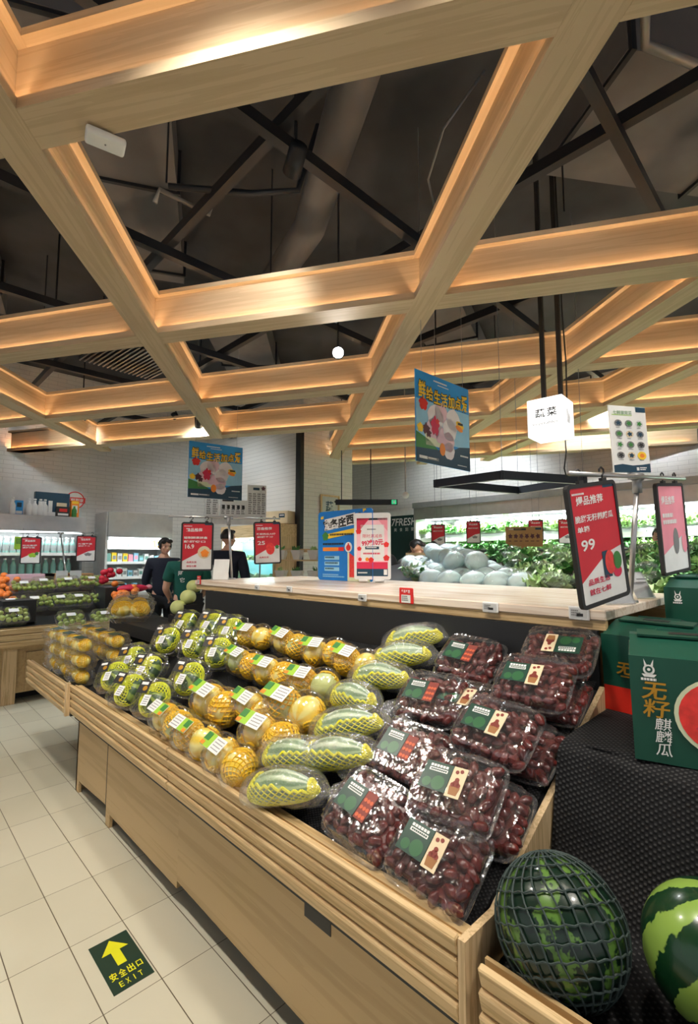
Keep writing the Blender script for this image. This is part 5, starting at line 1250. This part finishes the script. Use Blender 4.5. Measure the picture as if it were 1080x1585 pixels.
# square black lamp frames hung from the ceiling
def ring_lamp(label, C4, z):
    t = thing('square_lamp', label, 'lamp', (0, 0, z)); c = sum((Vector(p) for p in C4), Vector((0, 0)))/4; t.location = (c.x, c.y, z)
    for i in range(4):
        a, b = Vector(C4[i])-c, Vector(C4[(i+1) % 4])-c; d = (b-a); L = d.length; mid = (a+b)/2; rot = (0, 0, atan2(d.y, d.x))
        MB().box((mid.x, mid.y, 0), (L+.05, .05, .075), rot).build('lamp_bar', K['darkmetal'], t); MB().box((mid.x, mid.y, -.036), (L-.05, .028, .006), rot).build('light_strip', K['palegrey'], t)
        MB().cyl((a.x, a.y, .03), (a.x, a.y, 4.9-z), .003, n=5).build('hanging_wire', K['greymetal'], t)
ring_lamp('square black hanging lamp frame over the vegetable stand', [(3.93, 2.75), (3.92, 2.05), (4.75, 1.66), (4.98, 2.42)], 2.21)
P = at(545, 777, 8.2); t = thing('lamp_bar', 'black hanging lamp bar with small green exit light, right of the column', 'lamp', (P.x-.2, P.y+.2, 2.36), R(-45)); MB().bx(0, 1.05, -.03, .03, 0, .09).build('bar', K['darkmetal'], t)
for x in (.1, .6): MB().cyl((x, 0, .09), (x, 0, 2.54), .008, n=5).build('hanging_wire', K['darkmetal'], t)
e = MB().bx(.95, 1.03, -.045, -.03, .01, .08).build('exit_light', K['greensign'], t); MB().bx(.975, 1.005, -.047, -.045, .025, .065).build('exit_figure', K['paper'], t)
pipe_run('power_cable', 'thin dark cable hanging behind the tall stand', 'cable', [at(874, 672, 3.9), at(876, 700, 3.9), at(873, 725, 3.92), at(877, 740, 3.95)], .006, 'ink')
t = thing('wall_camera', 'thin pole with a small camera hanging from the far beams', 'camera', at(627, 718, 8.4)); MB().cyl((0, 0, 0), (0, 0, 4.9-t.location.z), .012, n=8).cyl((0, 0, 0), (0, 0, -.52), .012, n=8).build('pole', K['greymetal'], t); MB().ball((0, 0, -.55), .06, 12, 8).build('camera_dome', K['white'], t, True)

# ================================================================== RIGHT WALL: LONG VEGETABLE COOLER
t = thing('vegetable_cooler', 'long open cooler full of green vegetables along the right wall', 'cabinet', (9.0, 2.7, 0))
Y0, Y1 = -4.2, 4.0
MB().bx(.44, .48, Y0, Y1, .1, 2.62).build('back_panel', K['mirror'], t); MB().bx(-.45, .46, Y0, Y1, 0, .75).build('base', K['white'], t)
MB().bx(-.35, .46, Y0, Y1, 2.30, 2.66).build('canopy', K['steel'], t); MB().bx(-.40, -.35, Y0, Y1, 2.56, 2.68).build('canopy_trim', K['greymetal'], t)
for y in (Y0, Y1): MB().bx(-.3, .46, y-.03, y+.03, 0, 2.66).build('side_panel', K['white'], t)
for z, x0 in ((1.12, -.42), (1.48, -.22), (1.84, -.12)): MB().prism([(x0, Y0, z), (.44, Y0, z+.14), (.44, Y0, z+.12), (x0, Y0, z-.02)], (0, Y1-Y0, 0)).build('shelf', K['steel'], t); MB().bx(x0-.012, x0, Y0, Y1, z-.04, z+.05).build('price_rail', K['white'], t)
for k in range(4):
    MB().bx(-.26, -.22, Y0+.1+2.0*k, Y0+1.95+2.0*k, 2.275, 2.30).build('light_tube', K['tubelight'], t)
    L = bpy.data.lights.new('cooler_light', 'AREA'); L.energy = CASE_W; L.color = COOL; L.shape = 'RECTANGLE'; L.size = .2; L.size_y = 1.9; o = bpy.data.objects.new('cooler_light', L); COL.objects.link(o); o.parent = t; o.location = (-.2, Y0+1.0+2.0*k, 2.27); o.rotation_euler = (0, R(-12), 0)
rnd = random.Random(21)
for si, (z, x0) in enumerate(((1.12, -.42), (1.48, -.22), (1.84, -.12))):
    for rr_ in range(2):
        for k in range(34):
            y = 2.7+Y0+.15+.24*k+rnd.uniform(-.03, .03); x = 9.0+x0+.10+.26*rr_
            b = thing('greens_bunch', 'bunch of greens on the %s shelf of the wall cooler' % ('lowest', 'middle', 'top')[si], 'vegetables', (x, y, z+.085+.05*rr_+.14*(.10+.26*rr_)/.8), (0, R(-6), R(180+rnd.uniform(-50, 50))), 'greens on the %s cooler shelf' % ('lowest', 'middle', 'top')[si]); link('leaves', LB[rnd.choice([0, 1, 1, 2, 3, 3])], b).scale = (1.35, 1.35, 1.5)
# dark green brand wall beside the cooler and white pier
struct(MB().bx(9.40, 9.498, 6.95, 8.75, 0, 2.5).build('trim_brandwall', K['brandgreen'])); struct(MB().bx(9.2, 9.498, 6.78, 6.95, 0, 2.62).build('trim_pier', K['whitewall'])); struct(MB().bx(9.35, 9.498, 6.95, 8.8, 2.5, 2.62).build('trim_lintel', K['whitewall']))
t = thing('wall_lettering', 'white lettering 7FRESH on the dark green wall', 'sign', (9.397, 8.05, 2.02), R(-90)); s = Sheet(t, 0); s.text('paper', '7FRESH', .46, .32, .78, .19, 1, .015, skew=.15)
for k, ch in enumerate('美食到家'): s.text('paper', ch, .19+.18*k, .13, .09, .09, 1, .0)
s.done()
for k, (px, py, h, lb) in enumerate([(667, 812, .36, 'beside the maroon dressed person'), (721, 807, .38, 'above the cabbages'), (817, 805, .36, 'behind the brown cardboard sign'), (863, 804, .42, 'partly behind the largest red sign')]):
    P = at(px, py, 8.3); t = hang_sign('small red promotion sign in front of the wall cooler, '+lb, P, .24, h, -20, 0, [('爆品推荐', .5, -.15, .6, .08), ('鲜嫩时蔬', .5, -.32, .7, .06)], '', pic_grey, .05)
    for u in (.07, .18): MB().cyl((u, 0, .05), (u, 0, 4.9-P.z), .004, n=5).build('hanging_rod', K['greymetal'], t)

# ================================================================== PEOPLE
def grow(chains, rad):
    """skin a branching skeleton: chains of joint names, joint -> (position, radius)"""
    idx = {}; vs = []; es = []
    for ch in chains:
        for a in ch:
            if a not in idx: idx[a] = len(vs); vs.append(rad[a][0])
        es += [(idx[a], idx[b]) for a, b in zip(ch, ch[1:])]
    me = bpy.data.meshes.new('skeleton'); me.from_pydata(vs, es, []); o = bpy.data.objects.new('skeleton', me); COL.objects.link(o)
    sk = o.modifiers.new('skin', 'SKIN'); sk.use_smooth_shade = True; su = o.modifiers.new('sub', 'SUBSURF'); su.levels = su.render_levels = 1
    for a, i in idx.items():
        v = me.skin_vertices[0].data[i]; r = rad[a][1]; v.radius = r if isinstance(r, tuple) else (r, r); v.use_root = (i == 0)
    dg = bpy.context.evaluated_depsgraph_get(); dg.update(); out = bpy.data.meshes.new_from_object(o.evaluated_get(dg), depsgraph=dg)
    bpy.data.objects.remove(o); return out
def voxel(me, size):
    o = bpy.data.objects.new('tmp', me); COL.objects.link(o); r = o.modifiers.new('r', 'REMESH'); r.mode = 'VOXEL'; r.voxel_size = size; r.use_smooth_shade = True
    sm = o.modifiers.new('s', 'SMOOTH'); sm.factor = .5; sm.iterations = 2
    dg = bpy.context.evaluated_depsgraph_get(); dg.update(); out = bpy.data.meshes.new_from_object(o.evaluated_get(dg), depsgraph=dg); bpy.data.objects.remove(o); return out
def person(label, loc, rz, H=1.72, top='navycloth', pants='blackcloth', hair='short', arms=None, lean=0, head=(0, 0), slim=1.0, sleeves='long', bag=None):
    k = H/1.75; t = thing('person', label, 'person', loc, rz); hip = Vector((0, 0, .95))
    def U(p):     # upper body leans forward (towards -Y) about the hips
        p = Vector(p); q = p-hip; return (hip+Matrix.Rotation(lean, 3, 'X') @ q)*k
    A = arms or {}
    def arm(s):
        e, w = A.get('R' if s > 0 else 'L', ((s*.235, .02, 1.13), (s*.215, -.07, .90))); return e, w
    J = {'pelvis': (hip*k, .115*slim), 'waist': (U((0, .0, 1.10)), (.125*slim, .095*slim)), 'chest': (U((0, .0, 1.30)), (.15*slim, .105*slim)), 'collar': (U((0, .012, 1.435)), (.085, .07)), 'neck': (U((0, .01, 1.50)), .050), 'skull': (U((0, -.005, 1.56)), .055)}
    ch = [['pelvis', 'waist', 'chest', 'collar', 'neck', 'skull']]
    for s in (-1, 1):
        n = 'R' if s > 0 else 'L'; e, w = arm(s); e, w = U(e), U(w); sh = U((s*.165*slim, .01, 1.415)); d = (w-e).normalized()
        J['sh'+n] = (sh, .058); J['ua'+n] = (sh.lerp(e, .5), .050*slim); J['el'+n] = (e, .041*slim); J['fa'+n] = (e.lerp(w, .4), .040*slim); J['wr'+n] = (w, .027)
        ch.append(['collar', 'sh'+n, 'ua'+n, 'el'+n, 'fa'+n, 'wr'+n])
        # palm, four fingers of unequal length and a thumb from the side of the palm
        side = d.cross(Vector((0, -1, .2))).normalized(); side = side if side.length > .1 else Vector((1, 0, 0)); dn = d.cross(side).normalized()
        J['pm'+n] = (w+d*.05*k, (.034, .018)); ch.append(['wr'+n, 'pm'+n])
        for f in range(4):
            b = w+d*.085*k+side*(f-1.5)*.021*k; L = (.066, .078, .074, .056)[f]*k
            J['k%d' % f+n] = (b, .0105); J['m%d' % f+n] = (b+d*L*.5+dn*.006, .0095); J['t%d' % f+n] = (b+d*L*.9+dn*.022, .008); ch.append(['pm'+n, 'k%d' % f+n, 'm%d' % f+n, 't%d' % f+n])
        b = w+d*.03*k-side*.03*k; J['tb'+n] = (b, .012); J['tt'+n] = (b+d*.035*k-side*.022*k+dn*.012, .009); ch.append(['wr'+n, 'tb'+n, 'tt'+n])
        J['hp'+n] = (Vector((s*.085*slim, 0, .90))*k, .095*slim); J['th'+n] = (Vector((s*.095, -.01, .70))*k, .080*slim); J['kn'+n] = (Vector((s*.10, -.015, .49))*k, .057*slim); J['cf'+n] = (Vector((s*.10, .015, .33))*k, .056*slim); J['an'+n] = (Vector((s*.10, .02, .09))*k, .038); J['hl'+n] = (Vector((s*.105, -.03, .045))*k, .038); J['to'+n] = (Vector((s*.115, -.15, .035))*k, .030)
        ch.append(['pelvis', 'hp'+n, 'th'+n, 'kn'+n, 'cf'+n, 'an'+n, 'hl'+n, 'to'+n])
    body = grow(ch, J); m = MB(); m.bm.from_mesh(body)
    # head, shaped: skull, jaw, nose, brow, ears, lips
    hc = U((0, -.022, 1.635)); HR = Matrix.Rotation(lean*.55+head[1], 3, 'X'); HR = Matrix.Rotation(head[0], 3, 'Z') @ HR
    def Hp(p): return hc+HR @ (Vector(p)*k)
    E = HR.to_euler()
    def hb(p, r, mm=m): mm.ball(Hp(p), tuple(x*k for x in r), 18, 12, E)
    hb((0, .010, .022), (.074, .092, .088)); hb((0, -.022, -.035), (.060, .066, .075)); hb((0, -.052, -.078), (.030, .028, .026))
    hb((0, -.091, -.012), (.011, .016, .024)); hb((0, -.098, -.028), (.015, .012, .010)); hb((0, -.078, .022), (.052, .016, .012)); hb((0, -.082, -.055), (.022, .012, .010))
    for s in (-1, 1): hb((s*.074, .005, -.010), (.011, .020, .031)); hb((s*.035, -.066, -.022), (.024, .020, .022))
    bmesh.ops.recalc_face_normals(m.bm, faces=m.bm.faces); tmp = bpy.data.meshes.new('b'); m.bm.to_mesh(tmp); m.bm.free()
    bo = voxel(tmp, .0075); bo.materials.clear(); bo.materials.append(K['skin']); link('body', bo, t)
    for s in (-1, 1):
        MB().ball(Hp((s*.031, -.083, .0)), (.009*k, .005*k, .0042*k), 10, 6, E).build('eye', K['ink'], t, True); MB().ball(Hp((s*.032, -.088, .022)), (.014*k, .004*k, .0022*k), 10, 6, E).build('eyebrow', K['hair'], t, True)
    MB().ball(Hp((0, -.092, -.056)), (.019*k, .006*k, .005*k), 10, 6, E).build('mouth', K['lip'], t, True)
    # hair: a cap cut back from the face
    h = MB(); h.ball((0, 0, 0), (.084*k, .103*k, .099*k), 28, 20)
    bmesh.ops.delete(h.bm, geom=[v for v in h.bm.verts if (v.co.y < -.020*k and v.co.z < .040*k) or v.co.z < (-.055 if hair != 'short' else -.035)*k or (v.co.y < -.005*k and v.co.z < -.005*k)], context='VERTS')
    for v in h.bm.verts: w_ = 1+.03*sin(60*v.co.x+30*v.co.y)+.02*sin(90*v.co.z); v.co *= w_
    g = bmesh.ops.solidify(h.bm, geom=h.bm.faces[:], thickness=.012*k)
    for v in h.bm.verts: v.co = Hp((v.co+Vector((0, .012*k, .018*k)))/k)
    if hair == 'tied': h.ball(Hp((0, .115, .0)), (.035*k, .045*k, .055*k), 14, 10); h.ball(Hp((.030, -.062, .072)), (.050*k, .026*k, .030*k), 12, 8, E); h.ball(Hp((-.045, -.055, .066)), (.040*k, .026*k, .034*k), 12, 8, E); h.ball(Hp((-.074, -.02, .01)), (.016*k, .026*k, .055*k), 12, 8, E); h.ball(Hp((.074, -.02, .0)), (.016*k, .022*k, .05*k), 12, 8, E)
    else: h.ball(Hp((.0, -.055, .085)), (.058*k, .034*k, .026*k), 14, 8, E)
    h.build('hair', K['hair'], t, True)
    # clothes follow the same joints, a little fuller
    def cloth(name, chains, mat, add=.014, trim=None):
        JJ = {}
        for c in chains:
            for a in c:
                p, r = (trim or {}).get(a, J[a]); JJ[a] = (p, tuple(x+add for x in r) if isinstance(r, tuple) else r+add)
        me = grow(chains, JJ); me.materials.clear(); me.materials.append(K[mat]); return link(name, me, t)
    tr = {}
    for n in 'LR':
        if sleeves == 'short': tr['el'+n] = (J['ua'+n][0].lerp(J['el'+n][0], .45), .052)
        tr['wr'+n] = (J['fa'+n][0].lerp(J['wr'+n][0], .85), .032)
    tr['pelvis'] = ((hip+Vector((0, 0, -.06)))*k, .125*slim); tr['neck'] = (J['collar'][0].lerp(J['neck'][0], .62), .046); tr['collar'] = (J['collar'][0], (.10, .082))
    arms_ = [['collar', 'sh'+n, 'ua'+n, 'el'+n]+(['fa'+n, 'wr'+n] if sleeves == 'long' else []) for n in 'LR']
    cloth('shirt' if sleeves == 'short' else 'jacket', [['pelvis', 'waist', 'chest', 'collar', 'neck']]+arms_, top, .024, tr)
    cloth('trousers', [['pelvis', 'hp'+n, 'th'+n, 'kn'+n, 'cf'+n, 'an'+n] for n in 'LR'], pants, .012)
    for n in 'LR': cloth('shoe', [['an'+n, 'hl'+n, 'to'+n]], 'ink', .010)
    return t, U, k
def ground(px, Z): d = at(px, 860, Z); return (d.x, d.y, 0)
t, U, k = person('woman in navy jacket with tied black hair, facing the aisle by the fruit table', ground(254, 6.6), R(-18), 1.745, 'navycloth', 'blackcloth', 'tied', {'L': ((-.22, .10, 1.14), (-.10, .13, .95)), 'R': ((.22, .10, 1.14), (.10, .14, .93))}, 0, (R(22), R(8)), .98)
MB().box(U((.155, -.09, 1.27)), (.05, .012, .05), (0, .4, .3)).build('white_badge', K['paper'], t)
t, U, k = person('person in green uniform shirt with white back lettering, behind the red price sign', ground(291, 5.85), R(158), 1.70, 'greencloth', 'blackcloth', 'short', {'L': ((-.25, -.02, 1.14), (-.18, -.20, 1.0)), 'R': ((.25, -.02, 1.14), (.18, -.20, 1.0))}, 0, (0, R(10)), 1.12, 'short')
s = Sheet(None, 0); s.root = t
m = MB()
def back_text(body, x, z, w):
    vs, fs, x0, x1, y0, y1 = glyphs(body, .02); o = [m.bm.verts.new(U((x-(q-(x0+x1)/2)*w/(x1-x0), .145, z+(r-(y0+y1)/2)*w/(y1-y0)))) for q, r in vs]
    for f in fs: m.bm.faces.new([o[i] for i in f])
back_text('阿', .09, 1.33, .055); back_text('它', .07, 1.25, .055); m.build('back_lettering', K['paper'], t)
t, U, k = person('man in navy jacket seen from behind, reaching right toward the showcase', ground(350, 6.2), R(132), 1.85, 'navycloth', 'blackcloth', 'short', {'R': ((.36, -.14, 1.30), (.56, -.30, 1.33)), 'L': ((-.25, .02, 1.14), (-.22, -.10, .92))}, R(4), (R(-20), 0), 1.08)
t, U, k = person('man in grey T-shirt bending forward over the vegetables', ground(612, 6.5), R(18), 1.78, 'greycloth', 'blackcloth', 'short', {'R': ((.20, -.20, 1.16), (.12, -.40, 1.02)), 'L': ((-.20, -.20, 1.16), (-.10, -.42, 1.04))}, R(24), (R(6), R(18)), 1.02, 'short')
MB().tube([U((.13, .06, 1.43)), U((.14, -.10, 1.36)), U((.14, -.12, 1.2)), U((.14, .05, 1.05))], .018, 8).tube([U((-.13, .06, 1.43)), U((-.14, -.10, 1.36)), U((-.14, -.12, 1.2)), U((-.14, .05, 1.05))], .018, 8).ball(U((0, .20, 1.24)), (.14, .09, .2), 16, 10).build('backpack', K['ink'], t, True)
person('person in black with head bent down, behind the bending man', ground(646, 6.9), R(-62), 1.66, 'blackcloth', 'blackcloth', 'tied', {'R': ((.22, -.16, 1.14), (.14, -.36, 1.05)), 'L': ((-.22, -.16, 1.14), (-.12, -.36, 1.05))}, R(16), (R(-10), R(28)), .95)
person('person in maroon top looking down, partly behind a small red sign', ground(680, 7.5), R(-75), 1.76, 'maroon', 'blackcloth', 'short', {'R': ((.22, -.14, 1.14), (.16, -.34, 1.02)), 'L': ((-.22, -.14, 1.14), (-.14, -.34, 1.02))}, R(20), (0, R(16)), 1.0)
person('person in black at right, standing behind the hanging sign painted pale with glare', ground(1022, 5.2), R(-64), 1.82, 'blackcloth', 'blackcloth', 'short', {'R': ((.22, -.16, 1.16), (.12, -.42, 1.12)), 'L': ((-.24, -.12, 1.14), (-.2, -.36, 1.06))}, R(6), (R(-18), R(8)), 1.02)
person('person in dark clothes cut off by the right picture edge', ground(1104, 4.55), R(-40), 1.62, 'navycloth', 'blackcloth', 'short', None, R(8), (0, R(10)), 1.05)
t = thing('shopping_bag', 'pale plastic bag held by the person at the right picture edge', 'bag', at(1083, 893, 4.6)); MB().ball((0, 0, -.1), (.13, .09, .16), 16, 12).build('bag_body', K['frosty'], t, True); MB().tube([(-.08, 0, .02), (-.05, 0, .13), (.05, 0, .13), (.08, 0, .02)], .008, 6).build('handle', K['paper'], t, True)
